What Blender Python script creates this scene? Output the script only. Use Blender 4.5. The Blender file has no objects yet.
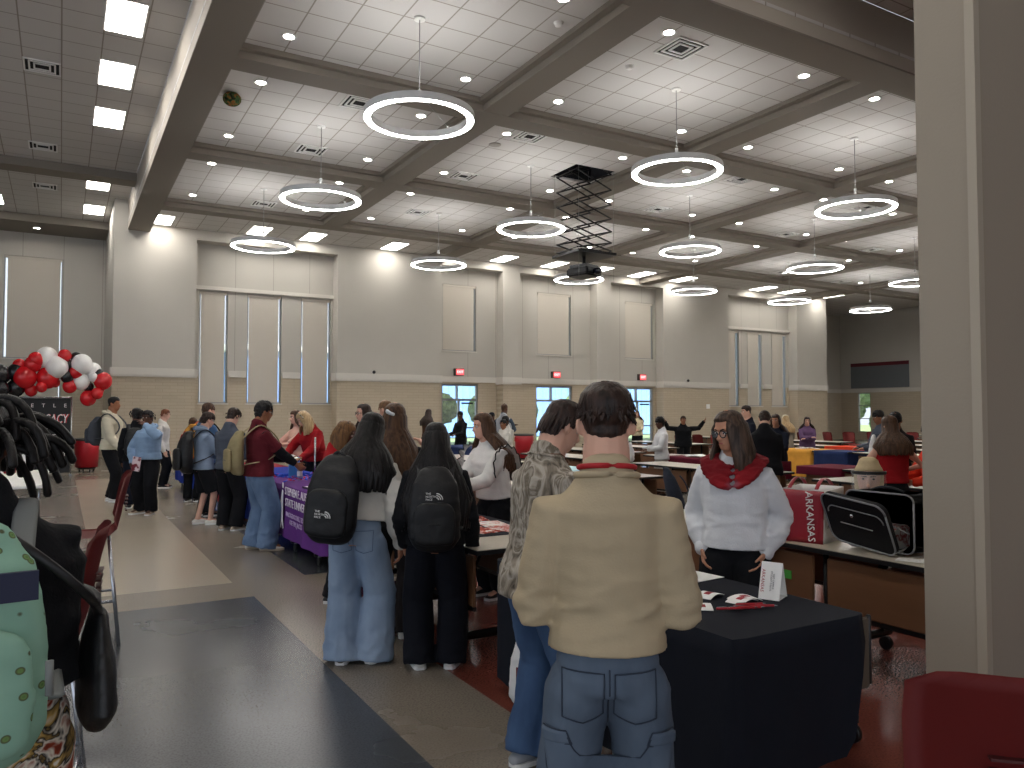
import bpy, bmesh, math, random
from mathutils import Vector, Matrix, noise, Euler
from mathutils.bvhtree import BVHTree
V=Vector; PI=math.pi; R=math.radians
random.seed(7)
S=bpy.context.scene; C=S.collection
# ------------------------------------------------------------ camera, world, exposure
cam=bpy.data.cameras.new('camera'); camo=bpy.data.objects.new('camera',cam); C.objects.link(camo)
cam.sensor_width=36; cam.lens=775/1024*36; cam.clip_start=.05; cam.clip_end=300
PITCH=math.atan(28/775); YAW=math.atan(451/775)
camo.location=(0,0,1.6); camo.rotation_euler=(PI/2+PITCH,0,-YAW)
S.camera=camo
S.view_settings.view_transform='Standard'; S.view_settings.look='None'; S.view_settings.gamma=1
S.view_settings.use_curve_mapping=False; S.view_settings.exposure=2.45
w=bpy.data.worlds.new('world'); S.world=w; w.use_nodes=True
wb=w.node_tree.nodes['Background']; wb.inputs[0].default_value=(.80,.88,1.0,1); wb.inputs[1].default_value=.26
EM_RING=7.0; EM_PANEL=3.8; EM_DOWN=14.0

# ------------------------------------------------------------ materials
def srgb(h):
    if isinstance(h,str):
        h=h.lstrip('#'); c=[int(h[i:i+2],16)/255 for i in (0,2,4)]
    else: c=[x/255 for x in h]
    return tuple((x/12.92 if x<=.04045 else ((x+.055)/1.055)**2.4) for x in c)+(1,)
MC={}
def mat(name,col,rough=.6,metal=0,bump=0,bscale=200,var=0,vscale=3,emit=0,spec=.5,stretch=None,sheen=0,alpha=1,trans=0):
    if name in MC: return MC[name]
    m=bpy.data.materials.new(name); m.use_nodes=True; N=m.node_tree.nodes; L=m.node_tree.links
    b=N['Principled BSDF']; c=srgb(col) if not (isinstance(col,tuple) and len(col)==4) else col
    b.inputs['Base Color'].default_value=c; b.inputs['Roughness'].default_value=rough
    b.inputs['Metallic'].default_value=metal; b.inputs['Specular IOR Level'].default_value=spec
    if trans: b.inputs['Transmission Weight'].default_value=trans; b.inputs['IOR'].default_value=1.1
    if alpha<1: b.inputs['Alpha'].default_value=alpha
    if sheen: b.inputs['Sheen Weight'].default_value=sheen
    if emit: b.inputs['Emission Color'].default_value=c; b.inputs['Emission Strength'].default_value=emit
    if bump or var:
        tc=N.new('ShaderNodeTexCoord'); mp=N.new('ShaderNodeMapping'); L.new(tc.outputs['Object'],mp.inputs[0])
        if stretch: mp.inputs['Scale'].default_value=stretch
        if var:
            n=N.new('ShaderNodeTexNoise'); n.inputs['Scale'].default_value=vscale; n.inputs['Detail'].default_value=4
            L.new(mp.outputs[0],n.inputs[0]); r=N.new('ShaderNodeMapRange'); L.new(n.outputs[0],r.inputs[0])
            r.inputs[1].default_value=.3; r.inputs[2].default_value=.7; r.inputs[3].default_value=1-var; r.inputs[4].default_value=1+var
            mx=N.new('ShaderNodeVectorMath'); mx.operation='SCALE'; mx.inputs[0].default_value=c[:3]
            L.new(r.outputs[0],mx.inputs['Scale']); L.new(mx.outputs[0],b.inputs['Base Color'])
        if bump:
            n=N.new('ShaderNodeTexNoise'); n.inputs['Scale'].default_value=bscale; n.inputs['Detail'].default_value=3
            L.new(mp.outputs[0],n.inputs[0]); bp=N.new('ShaderNodeBump'); bp.inputs['Strength'].default_value=bump; bp.inputs['Distance'].default_value=.01
            L.new(n.outputs[0],bp.inputs['Height']); L.new(bp.outputs[0],b.inputs['Normal'])
    MC[name]=m; return m
def nodes(m): return m.node_tree.nodes,m.node_tree.links,m.node_tree.nodes['Principled BSDF']
def cloth(name,col,**k):
    d=dict(rough=.9,bump=.25,bscale=90,var=.10,vscale=6,spec=.2); d.update(k); return mat(name,col,**d)
def ramp_tex(name,stops,scale,kind='noise',rough=.9,detail=5,distort=0,stretch=None,gen='Object',bump=0):
    m=mat(name,'808080',rough=rough,spec=.25); N,L,b=nodes(m)
    tc=N.new('ShaderNodeTexCoord'); mp=N.new('ShaderNodeMapping'); L.new(tc.outputs[gen],mp.inputs[0])
    if stretch: mp.inputs['Scale'].default_value=stretch
    if kind=='noise':
        t=N.new('ShaderNodeTexNoise'); t.inputs['Detail'].default_value=detail; t.inputs['Distortion'].default_value=distort; o=t.outputs[0]
    elif kind=='wave':
        t=N.new('ShaderNodeTexWave'); t.inputs['Distortion'].default_value=distort; t.inputs['Detail'].default_value=detail; o=t.outputs[1]
    else:
        t=N.new('ShaderNodeTexVoronoi'); o=t.outputs[0]
    t.inputs['Scale'].default_value=scale; L.new(mp.outputs[0],t.inputs[0])
    r=N.new('ShaderNodeValToRGB'); L.new(o,r.inputs[0]); e=r.color_ramp.elements
    while len(e)>2: e.remove(e[-1])
    for i,(p,c) in enumerate(stops):
        el=e[i] if i<2 else e.new(p)
        el.position=p; el.color=srgb(c)
    L.new(r.outputs[0],b.inputs['Base Color'])
    if bump:
        bp=N.new('ShaderNodeBump'); bp.inputs['Strength'].default_value=bump; bp.inputs['Distance'].default_value=.01
        L.new(o,bp.inputs['Height']); L.new(bp.outputs[0],b.inputs['Normal'])
    return m
def grid_mat(name,col,line,sx,sy,lw,rough=.8,axes=('X','Y'),ox=0,oy=0,offset=0,bump=.0,var=.05):
    """brick texture in world coordinates: ceiling tiles, split-face block"""
    m=mat(name,col,rough=rough,spec=.3); N,L,b=nodes(m)
    tc=N.new('ShaderNodeTexCoord'); sp=N.new('ShaderNodeSeparateXYZ'); L.new(tc.outputs['Object'],sp.inputs[0])
    cb=N.new('ShaderNodeCombineXYZ')
    for i,(a,o) in enumerate(zip(axes,(ox,oy))):
        ad=N.new('ShaderNodeMath'); ad.operation='ADD'; ad.inputs[1].default_value=o; L.new(sp.outputs[a],ad.inputs[0]); L.new(ad.outputs[0],cb.inputs[i])
    t=N.new('ShaderNodeTexBrick'); t.offset=offset; t.inputs['Scale'].default_value=1
    t.inputs['Brick Width'].default_value=sx; t.inputs['Row Height'].default_value=sy; t.inputs['Mortar Size'].default_value=lw
    t.inputs['Mortar Smooth'].default_value=.1; t.inputs['Bias'].default_value=0
    c=srgb(col); t.inputs['Color1'].default_value=tuple(x*(1-var) for x in c[:3])+(1,); t.inputs['Color2'].default_value=tuple(min(1,x*(1+var)) for x in c[:3])+(1,)
    t.inputs['Mortar'].default_value=srgb(line); L.new(cb.outputs[0],t.inputs[0]); L.new(t.outputs[0],b.inputs['Base Color'])
    if bump:
        bp=N.new('ShaderNodeBump'); bp.inputs['Strength'].default_value=bump; bp.inputs['Distance'].default_value=.01
        iv=N.new('ShaderNodeMath'); iv.operation='SUBTRACT'; iv.inputs[0].default_value=1; L.new(t.outputs[1],iv.inputs[1])
        L.new(iv.outputs[0],bp.inputs['Height']); L.new(bp.outputs[0],b.inputs['Normal'])
    return m

# ------------------------------------------------------------ object helpers
def tag(o,label=None,cat=None,group=None,kind=None):
    if label: o['label']=label
    if cat: o['category']=cat
    if group: o['group']=group
    if kind: o['kind']=kind
    return o
def empty(name,loc=(0,0,0),rz=0,label=None,cat=None,group=None):
    o=bpy.data.objects.new(name,None); C.objects.link(o); o.location=loc; o.rotation_euler=(0,0,rz); o.empty_display_size=.1
    return tag(o,label,cat,group)
def obj(name,bm,m,parent=None,smooth=False,loc=None):
    if isinstance(bm,bpy.types.Mesh): me=bm
    else:
        me=bpy.data.meshes.new(name); bm.to_mesh(me); bm.free()
    me.name=name
    if m is not None:
        for x in (m if isinstance(m,(list,tuple)) else [m]): me.materials.append(x)
    if smooth: me.polygons.foreach_set('use_smooth',[True]*len(me.polygons))
    o=bpy.data.objects.new(name,me); C.objects.link(o)
    if parent: o.parent=parent
    if loc: o.location=loc
    return o
def NB(): return bmesh.new()
def box(bm,a,b,mi=0,mtx=None,bev=0):
    x0,y0,z0=a; x1,y1,z1=b
    if bev:
        t=bmesh.new(); r=bmesh.ops.create_cube(t,size=1)
        for v in t.verts: v.co=V(((x0+x1)/2+v.co.x*(x1-x0),(y0+y1)/2+v.co.y*(y1-y0),(z0+z1)/2+v.co.z*(z1-z0)))
        bmesh.ops.bevel(t,geom=t.edges[:],offset=bev,segments=2,affect='EDGES')
        mp=[bm.verts.new(mtx@v.co if mtx else v.co) for v in t.verts]; t.verts.index_update()
        for f in t.faces:
            n=bm.faces.new([mp[v.index] for v in f.verts]); n.material_index=mi
        t.free(); return bm
    vs=[V((x,y,z)) for x in (x0,x1) for y in (y0,y1) for z in (z0,z1)]
    if mtx: vs=[mtx@v for v in vs]
    v=[bm.verts.new(c) for c in vs]
    for f in ((0,1,3,2),(4,6,7,5),(0,4,5,1),(2,3,7,6),(0,2,6,4),(1,5,7,3)):
        bm.faces.new([v[i] for i in f]).material_index=mi
    return bm
def B(a,b,**k): return box(NB(),a,b,**k)
def loft(bm,secs,n=14,cap=True,mi=0):
    """secs: (center, ax, ay)"""
    rs=[]
    S_=list(secs)
    if cap:
        c0,c1=(cap if isinstance(cap,tuple) else (True,True))
        def ends(c,ax,ay,d):
            r=min(ax.length,ay.length)
            return [(c+d*r*.75,ax*.55,ay*.55),(c+d*r*.45,ax*.86,ay*.86)]
        d0=(S_[0][0]-S_[1][0]).normalized(); d1=(S_[-1][0]-S_[-2][0]).normalized()
        S_=(ends(*S_[0],d0) if c0 else [])+S_+(ends(*S_[-1],d1)[::-1] if c1 else [])
    for c,ax,ay in S_:
        rs.append([bm.verts.new(c+ax*math.cos(2*PI*i/n)+ay*math.sin(2*PI*i/n)) for i in range(n)])
    for a,b in zip(rs,rs[1:]):
        for i in range(n):
            f=bm.faces.new((a[i],a[(i+1)%n],b[(i+1)%n],b[i])); f.material_index=mi; f.smooth=True
    f=bm.faces.new(rs[0][::-1]); f.material_index=mi; f=bm.faces.new(rs[-1]); f.material_index=mi
    return bm
def chain(bm,pts,rad,side=V((1,0,0)),n=12,cap=True,mi=0):
    pts=[V(p) for p in pts]; secs=[]
    for i,p in enumerate(pts):
        t=(pts[min(i+1,len(pts)-1)]-pts[max(i-1,0)]).normalized()
        s=side-t*side.dot(t)
        if s.length<.15:
            s=V((0,1,0)) if abs(t.y)<.9 else V((0,0,1)); s=s-t*s.dot(t)
        s.normalize(); u=t.cross(s); r=rad[i] if isinstance(rad,(list,tuple)) else rad
        ra,rb=r if isinstance(r,(tuple,list)) else (r,r)
        secs.append((p,s*ra,u*rb))
    return loft(bm,secs,n,cap,mi)
def tube(bm,pts,r,n=8,mi=0): return chain(bm,pts,r,n=n,cap=False,mi=mi)
def bez(p0,p1,p2,n=8):
    p0,p1,p2=V(p0),V(p1),V(p2); return [(1-t)**2*p0+2*t*(1-t)*p1+t*t*p2 for t in [i/(n-1) for i in range(n)]]
def cyl(bm,c,r,h,n=20,r2=None,mi=0):
    c=V(c); r2=r if r2 is None else r2
    return loft(bm,[(c,V((r,0,0)),V((0,r,0))),(c+V((0,0,h)),V((r2,0,0)),V((0,r2,0)))],n,False,mi)
def ball(bm,c,r,sc=(1,1,1),seg=16,mi=0):
    c=V(c); t=bmesh.ops.create_uvsphere(bm,u_segments=seg,v_segments=max(6,seg//2+2),radius=r)
    for v in t['verts']: v.co=V((v.co.x*sc[0],v.co.y*sc[1],v.co.z*sc[2]))+c
    for v in t['verts']:
        for f in v.link_faces: f.material_index=mi; f.smooth=True
    return bm
def lathe(bm,prof,n=24,c=(0,0,0),mi=0):
    c=V(c); rs=[[bm.verts.new(c+V((r*math.cos(2*PI*i/n),r*math.sin(2*PI*i/n),z))) for i in range(n)] for r,z in prof]
    for a,b in zip(rs,rs[1:]):
        for i in range(n):
            f=bm.faces.new((a[i],a[(i+1)%n],b[(i+1)%n],b[i])); f.smooth=True; f.material_index=mi
    return bm
def remesh(bm,vox,smooth=3):
    me=bpy.data.meshes.new('t'); bm.to_mesh(me); bm.free(); o=bpy.data.objects.new('t',me); C.objects.link(o)
    m=o.modifiers.new('r','REMESH'); m.mode='VOXEL'; m.voxel_size=vox; m.use_smooth_shade=True
    if smooth: s=o.modifiers.new('s','SMOOTH'); s.factor=.5; s.iterations=smooth
    dg=bpy.context.evaluated_depsgraph_get(); out=bpy.data.meshes.new_from_object(o.evaluated_get(dg))
    bpy.data.objects.remove(o); bpy.data.meshes.remove(me); out.materials.clear()
    return out
def crumple(me,amp,sc=(6,6,6),seed=0,fn=None):
    me.update(); vs=me.vertices; nrm=[v.normal.copy() for v in vs]
    for v,n in zip(vs,nrm):
        p=v.co; q=V((p.x*sc[0]+seed*7.3,p.y*sc[1]+seed,p.z*sc[2]))
        d=noise.noise(q)+.5*noise.noise(q*2.1)
        # ridge-like folds
        d=(1-2*abs(d))*.6-.2
        k=fn(p) if fn else 1
        v.co=p+n*(d*amp*k)
    me.update(); return me
def text(name,s,size,m,parent=None,mtx=None,depth=.002,shear=0,align='CENTER'):
    cu=bpy.data.curves.new('t','FONT'); cu.body=s; cu.size=size; cu.extrude=depth; cu.align_x=align; cu.align_y='CENTER'; cu.shear=shear; cu.resolution_u=2
    o=bpy.data.objects.new('t',cu); C.objects.link(o); dg=bpy.context.evaluated_depsgraph_get()
    me=bpy.data.meshes.new_from_object(o.evaluated_get(dg)); bpy.data.objects.remove(o); bpy.data.curves.remove(cu)
    if mtx is not None: me.transform(mtx)
    me.materials.clear(); return obj(name,me,m,parent)
def frame(o,x,y):   # matrix placing local XY text plane with given world axes
    x=V(x).normalized(); y=V(y).normalized(); z=x.cross(y)
    return Matrix(((x.x,y.x,z.x,o[0]),(x.y,y.y,z.y,o[1]),(x.z,y.z,z.z,o[2]),(0,0,0,1)))
def copy_tree(o,parent=None):
    c=o.copy(); C.objects.link(c)
    if parent: c.parent=parent
    for ch in list(o.children): copy_tree(ch,c)
    return c
# ============================================================ THE ROOM
M_floor=[]
def floor_mat(name,col,speck,r=.25):
    m=ramp_tex(name,[(.35,speck),(.55,col)],90,rough=r,detail=6,stretch=(1,1,1)); N,L,b=nodes(m)
    b.inputs['Specular IOR Level'].default_value=.35
    n=N.new('ShaderNodeTexNoise'); n.inputs['Scale'].default_value=.9; n.inputs['Detail'].default_value=5
    tc=N.new('ShaderNodeTexCoord'); L.new(tc.outputs['Object'],n.inputs[0])
    mr=N.new('ShaderNodeMapRange'); mr.inputs[3].default_value=r-.05; mr.inputs[4].default_value=r+.07; L.new(n.outputs[0],mr.inputs[0]); L.new(mr.outputs[0],b.inputs['Roughness'])
    return m
FM=[floor_mat('floor_tan',(134,125,113),(106,98,88)),floor_mat('floor_slate',(72,75,80),(60,63,68)),
    floor_mat('floor_cream',(172,161,145),(156,145,130),.22),floor_mat('floor_red',(116,60,50),(98,50,42),.24),floor_mat('floor_grey',(122,116,108),(104,98,90))]
def floor_pick(x,y):
    if 2.1<x<14 and y<6.97: return 3
    if -1.8<x<1.48 and 3.0<y<7.0: return 1
    if x<.3 and 7.65<y<8.6: return 1
    if .32<x<1.42 and 7.65<y<21: return 2
    if x<.32 and y>8.6: return 4
    if 2.1<x<40 and 7.66<y<25.2: return 1 if x<4.6 else 0
    return 0
xs=[-18,-1.8,.3,.32,1.42,1.48,2.1,4.6,14,40]; ys=[-16,3.0,6.97,7.0,7.65,7.66,8.6,21,25.2,31]
bm=NB(); g=[[bm.verts.new((x,y,0)) for y in ys] for x in xs]
for i in range(len(xs)-1):
    for j in range(len(ys)-1):
        f=bm.faces.new((g[i][j],g[i+1][j],g[i+1][j+1],g[i][j+1])); f.material_index=floor_pick((xs[i]+xs[i+1])/2,(ys[j]+ys[j+1])/2)
tag(obj('floor',bm,FM),kind='structure')
TILE=grid_mat('ceiling_tile',(200,198,196),(150,145,138),.61,.61,.012,ox=-.51,oy=.11,var=.012)
PAINT=mat('wall_panel',(185,181,173),rough=.75,spec=.3,var=.015,vscale=1.5)
PANEL=grid_mat('wall_panel_seams',(185,181,173),(160,154,145),1.21,30,.012,axes=('X','Z'),oy=5,var=.004)
BRICK=grid_mat('split_face_block',(186,173,152),(172,159,139),.41,.1,.006,axes=('X','Z'),offset=.5,bump=.25,var=.03,rough=.55)
BRICKY=grid_mat('split_face_block_side',(186,173,152),(172,159,139),.41,.1,.006,axes=('Y','Z'),offset=.5,bump=.25,var=.03,rough=.55)
LEDGE=mat('ledge_cast_stone',(206,202,194),rough=.6)
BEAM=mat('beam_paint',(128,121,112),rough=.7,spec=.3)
BEAM_LIT=mat('beam_side_lit',(176,168,158),rough=.7,spec=.3)  # lighter copy of the beam colour, light on the big beams' sides painted in
ALU=mat('window_aluminium',(150,152,152),rough=.35,metal=.7)
SHADE=mat('roller_shade',(196,189,178),rough=.9)
GLASS=mat('window_glass',(240,248,255),rough=.02,alpha=.12,spec=.5)
BLK=mat('black_metal',(24,24,26),rough=.4,metal=.3); CHR=mat('chrome',(190,192,195),rough=.18,metal=1); WHT=mat('white_plastic',(232,232,230),rough=.45)
def emis(name,col,s):
    m=mat(name,col,emit=s); return m
RINGL=emis('ring_diffuser',(255,253,250),EM_RING); PANL=emis('panel_diffuser',(255,250,242),EM_PANEL); DOWNL=emis('downlight_lens',(255,248,238),EM_DOWN)
def st(name,bm,m): return tag(obj(name,bm,m),kind='structure')
# ceilings
def plane(x0,x1,y0,y1,z):
    b=NB(); box(b,(x0,y0,z),(x1,y1,z+.05)); return b
HX,HY=10.75,15.05   # projector hatch
b=NB()
for a in ((1.64,40,7.43,HY-.55),(1.64,40,HY+.55,31),(1.64,HX-.6,HY-.55,HY+.55),(HX+.6,40,HY-.55,HY+.55)): box(b,(a[0],a[2],7.3),(a[1],a[3],7.35))
st('ceiling',b,TILE); st('ceiling',plane(-18,1.64,-16,29.1,7.96),TILE); st('ceiling',plane(1.64,40,-16,7.43,7.96),TILE);  # aisle and near ceilings stretched behind the camera to keep the sun off the floor
st('ceiling',B((-18,29.1,7.71),(1.28,31.05,8.01)),BEAM)
# hatch plenum
b=NB(); 
box(b,(HX-.62,HY-.57,7.35),(HX-.6,HY+.57,8.6)); box(b,(HX+.6,HY-.57,7.35),(HX+.62,HY+.57,8.6)); box(b,(HX-.6,HY-.57,7.35),(HX+.6,HY-.55,8.6)); box(b,(HX-.6,HY+.55,7.35),(HX+.6,HY+.57,8.6)); box(b,(HX-.62,HY-.57,8.6),(HX+.62,HY+.57,8.62))
st('ceiling',b,mat('plenum_dark',(30,32,38),rough=.9))
n=[0]
def trim(bm,m=BEAM): n[0]+=1; return st('trim_%d'%n[0],bm,m)
bb=NB(); box(bb,(1.64,-6,7.06),(2.24,25.7,7.09)); box(bb,(1.68,-6,7.08),(2.24,25.7,7.96),mi=1); box(bb,(1.642,-6,7.09),(1.68,25.7,7.96),mi=1); trim(bb,[BEAM,BEAM_LIT])
bb=NB(); box(bb,(2.24,7.43,7.06),(40,8.05,7.09)); box(bb,(2.24,7.435,7.09),(40,8.045,7.96),mi=1); trim(bb,[BEAM,BEAM_LIT])
for i in range(7):
    x=6.84+4.9*i; b=NB(); y1=22.35
    box(b,(x-.265,8.05,7.1),(x+.265,y1,7.3)); box(b,(x-.38,8.05,7.22),(x+.38,y1,7.3)); trim(b)
for y in (12.6,17.67,22.6):
    b=NB(); box(b,(2.24,y-.25,7.095),(40,y+.25,7.3)); box(b,(2.24,y-.36,7.215),(40,y+.36,7.3)); trim(b)
for x in (11.74,21.54,31.34):
    b=NB(); box(b,(x-.3,22.85,7.08),(x+.3,25.7,7.3)); trim(b)
trim(B((-18,22.7,7.75),(1.64,23.35,7.96))); trim(B((-18,10.9,7.75),(1.64,11.55,7.96)))
trim(B((9.3,6.0,7.6),(40,6.5,7.96)))
# far wall
def upper_lower(b,x0,x1,y0,y1,z1=7.3,zs=2.8):
    box(b,(x0,y0,0),(x1,y1,zs),mi=1); box(b,(x0,y0,zs),(x1,y1,z1),mi=0)
piers=[(1.28,3.58),(8.08,11.95),(14.56,15.32),(19.01,19.73),(22.56,26.47),(31.1,33.3)]
for i,(a,c) in enumerate(piers):
    b=NB(); upper_lower(b,a,c,25.7,31.0 if i in (0,5) else 26.5,7.96 if i==0 else 7.3); st('wall_back',b,[PAINT,BRICK])
    b=NB(); box(b,(a-.05,25.64,2.72),(c+.05,26.22,2.93)); box(b,(a-.05,25.66,2.66),(c+.05,26.2,2.72)); trim(b,LEDGE)
def openings(x0,x1,z1,ops,y,th,m):
    """wall between x0..x1 with rectangular holes (a,b,z0,z1)"""
    X=sorted({x0,x1}|{v for o in ops for v in o[:2]}); Z=sorted({0,2.8,z1}|{v for o in ops for v in o[2:]}); b=NB()
    for i in range(len(X)-1):
        for j in range(len(Z)-1):
            cx,cz=(X[i]+X[i+1])/2,(Z[j]+Z[j+1])/2
            if any(o[0]<cx<o[1] and o[2]<cz<o[3] for o in ops): continue
            box(b,(X[i],y,Z[j]),(X[i+1],y+th,Z[j+1]),mi=1 if cz<2.8 else 0)
    return st('wall_back',b,m)
WB=[PANEL,BRICK]
wn=[0]
def window(x0,x1,z0,z1,y,gapL=.03,gapR=.07,mull=0,sh=True):
    wn[0]+=1; e=tag(empty('window_%d'%wn[0],((x0+x1)/2,y,z0)),kind='structure'); w,h=x1-x0,z1-z0; cx=w/2
    b=NB(); t=.045
    box(b,(-cx,.05,0),(cx,.12,t)); box(b,(-cx,.05,h-t),(cx,.12,h)); box(b,(-cx,.05,t),(-cx+t,.12,h-t)); box(b,(cx-t,.05,t),(cx,.12,h-t))
    for k in range(mull): box(b,(-.02,.05,t),(.02,.12,h-t))
    obj('window_frame',b,ALU,e); obj('window_pane',B((-cx+t,.08,t),(cx-t,.09,h-t)),GLASS,e)
    if sh:
        b=NB(); box(b,(-cx+gapL,.0,.03),(cx-gapR,.006,h-.06)); cyl2=box(b,(-cx+.02,-.02,h-.09),(cx-.02,.04,h-.01)); obj('roller_shade',b,SHADE,e)
    obj('window_sill',B((-cx-.03,-.05,-.04),(cx+.03,.12,0)),LEDGE,e)
    return e
R1=[(3.75,4.62,1.88,5.46),(5.22,6.33,1.88,5.46),(6.98,8.0,1.88,5.46)]
openings(3.58,8.08,7.3,R1,26.2,.25,WB)
for o in R1: window(*o,26.22,gapL=.05,gapR=.10)
openings(11.95,14.56,7.3,[(12.22,13.75,0,2.66),(12.25,13.66,3.9,6.4)],26.2,.25,WB); window(12.25,13.66,3.9,6.4,26.22,.02,.1)
openings(15.32,19.01,7.3,[(16.35,18.1,0,2.66),(16.42,18.05,3.9,6.4)],26.2,.25,WB); window(16.42,18.05,3.9,6.4,26.22,.02,.1)
openings(19.73,22.56,7.3,[(20.8,22.4,0,2.66),(20.86,22.4,3.9,6.35)],26.2,.25,WB); window(20.86,22.4,3.9,6.35,26.22,.02,.1)
R5=[(26.75,27.65,1.88,5.42),(28.2,29.2,1.88,5.42),(29.85,30.9,1.88,5.42)]
openings(26.47,31.1,7.3,R5,26.2,.25,WB)
for o in R5: window(*o,26.22,gapL=.05,gapR=.22)
for a,c,zt in ((3.58,8.08,6.97),(11.95,14.56,7.0),(15.32,19.01,7.0),(19.73,22.56,7.0),(26.47,31.1,7.0)):
    st('wall_back',B((a,25.7,zt),(c,26.2,7.3)),PAINT)
for a,c in ((3.58,8.08),(26.47,31.1)): trim(B((a,26.12,5.5),(c,26.2,5.62)),LEDGE)
for a,c in ((3.58,3.72),(4.65,5.19),(6.36,6.95),(12.0,14.5),(15.37,18.96),(19.78,22.51),(26.52,26.72),(27.68,28.17),(29.23,29.82)): 
    trim(B((a,26.13,2.72),(c,26.2,2.93)),LEDGE)
# left recess wall, far right recess, end wall, unseen left wall, added sky-blocking wall
openings(-18,1.28,7.96,[(-1.74,-.02,3.42,6.9),(-1.74,-.02,.3,3.0)],31,.25,WB)
window(-1.74,-.02,3.42,6.9,31.02,.11,.07); window(-1.74,-.02,.3,3.0,31.02,.11,.07)
trim(B((-18,30.93,2.72),(-1.8,31,2.93)),LEDGE); trim(B((.04,30.93,2.72),(1.28,31,2.93)),LEDGE)
b=NB(); upper_lower(b,33.3,40,29.9,30.1); st('wall_back',b,WB); trim(B((33.3,29.83,2.72),(40,29.9,2.93)),LEDGE)
b=NB()
for (a,c,z0,z1,mi) in ((-6,28.0,0,2.8,1),(28.8,31,0,2.8,1),(28.0,28.8,0,.45,1),(28.0,28.8,2.7,2.8,1),(-6,31,2.8,7.96,0)): box(b,(40,a,z0),(40.2,c,z1),mi=mi)
st('wall_right',b,[PAINT,BRICKY]); trim(B((39.93,-6,2.72),(40,29.9,2.93)),LEDGE)
e=tag(empty('window_13',(40,28.4,.45)),kind='structure'); b=NB()
for z in (0,.75,1.5,2.2): box(b,(.05,-.4,z),(.12,.4,z+.04))
for y in (-.4,.36): box(b,(.05,y,0),(.12,y+.04,2.24))
obj('window_frame',b,ALU,e); obj('window_pane',B((.08,-.38,.02),(.085,.38,2.22)),GLASS,e)
st('wall_front_blocker',B((3.4,-4.2,0),(40,-4,7.96)),PAINT); st('wall_left',B((-18.2,14,0),(-18,31,7.96)),PAINT)  # front segment is unseen, added to block sky light on the near pier
# near pier on the right with its corner guard
b=NB(); box(b,(3.7,2.02,0),(6.2,2.31,7.96)); st('wall_pier',b,mat('pier_paint',(160,150,136),rough=.8,spec=.2,bump=.1,bscale=60))
b=NB(); box(b,(3.690,2.010,.0),(3.699,2.055,7.9)); trim(b,mat('corner_guard',(172,162,146),rough=.5)); b=NB(); box(b,(3.700,2.010,.0),(3.735,2.019,7.9)); trim(b,mat('corner_guard',(172,162,146),rough=.5))
# blue-grey board on the end wall
bd=empty('notice_board',(39.97,27.4,2.97),0,'long grey tack board with maroon top band on the far end wall','board')
obj('panel',B((-.03,-1.8,0),(0,1.8,1.25)),mat('tack_board',(104,108,112),rough=.9),bd); obj('top_band',B((-.035,-1.8,1.25),(0,1.8,1.45)),mat('maroon_band',(92,22,34),rough=.7),bd)
# doors with transoms
dn=[0]
for x0,x1 in ((12.22,13.75),(16.35,18.1),(20.8,22.4)):
    dn[0]+=1; e=tag(empty('door_%d'%dn[0],(x0,26.25,0)),kind='structure'); w=x1-x0; b=NB(); t=.06
    for a,c in ((0,t),(w-t,w),(w*.47,w*.47+t)): box(b,(a,0,0),(c,.12,2.02))
    box(b,(0,0,2.02),(w,.12,2.10)); box(b,(0,0,2.58),(w,.12,2.66))
    for a,c in ((0,t),(w-t,w),(w*.42,w*.42+t)): box(b,(a,0,2.1),(c,.12,2.58))
    box(b,(t,0,0),(w-t,.12,.2)); obj('door_frame',b,ALU,e)
    obj('glass_pane',B((t,.05,.2),(w-t,.06,2.02)),GLASS,e); obj('transom_pane',B((t,.05,2.1),(w-t,.06,2.58)),GLASS,e)
    obj('panic_bar',B((w*.5,-.06,.98),(w-.1,-.02,1.03)),CHR,e); obj('door_closer',B((w*.55,-.06,1.9),(w*.85,-.005,1.96)),BLK,e)
# outside
GRASS=mat('outside_grass',(120,140,90),rough=1); st('floor',B((-40,31.3,-.3),(90,120,-.06)),GRASS)
st('floor',B((3.5,26.46,-.3),(34,31.3,-.02)),mat('outside_paving',(190,188,180),rough=.9))
bl=empty('building',(22,44,0),0,'pale blue metal-clad building seen through the glass doors','building')
obj('wall',B((-14,0,0),(16,10,5)),grid_mat('blue_cladding',(110,150,205),(90,125,180),.5,30,.03,axes=('X','Z'),var=.03),bl); obj('roof',B((-14.3,-.4,5),(16.3,10.4,5.3)),WHT,bl)
LEAF=ramp_tex('leaf_green',[(.3,(70,95,50)),(.7,(150,175,110))],7,bump=.5)
for i,(x,y,s,l) in enumerate(((15.6,36,1.3,'bright green shrub outside the leftmost glass door'),(20.5,36,1.4,'bright green shrub outside the middle glass door'),(28.2,38,1.7,'bright green shrub outside the rightmost glass door'))):
    b=NB()
    for k in range(9): ball(b,(random.uniform(-.8,.8)*s,random.uniform(-.5,.5)*s,random.uniform(.4,1.6)*s),random.uniform(.5,.8)*s,seg=10)
    me=remesh(b,.14,1); crumple(me,.2,(3,3,3),i); tag(obj('shrub',me,LEAF,loc=(x,y,-.1)),l,'shrub')
b=NB()
for k in range(14): ball(b,(random.uniform(-.5,.5),random.uniform(-3,3),random.uniform(.2,3.2)),random.uniform(.7,1),seg=10)
me=remesh(b,.16,1); crumple(me,.25,(3,3,3),9); tag(obj('shrub',me,LEAF,loc=(44,29,0)),'tall green bush beyond the small far end-wall window','shrub')
su=bpy.data.lights.new('sun','SUN'); su.energy=3.2; su.angle=R(.6); so=bpy.data.objects.new('sun',su); C.objects.link(so); so.rotation_euler=(R(48),0,R(-12))

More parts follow.
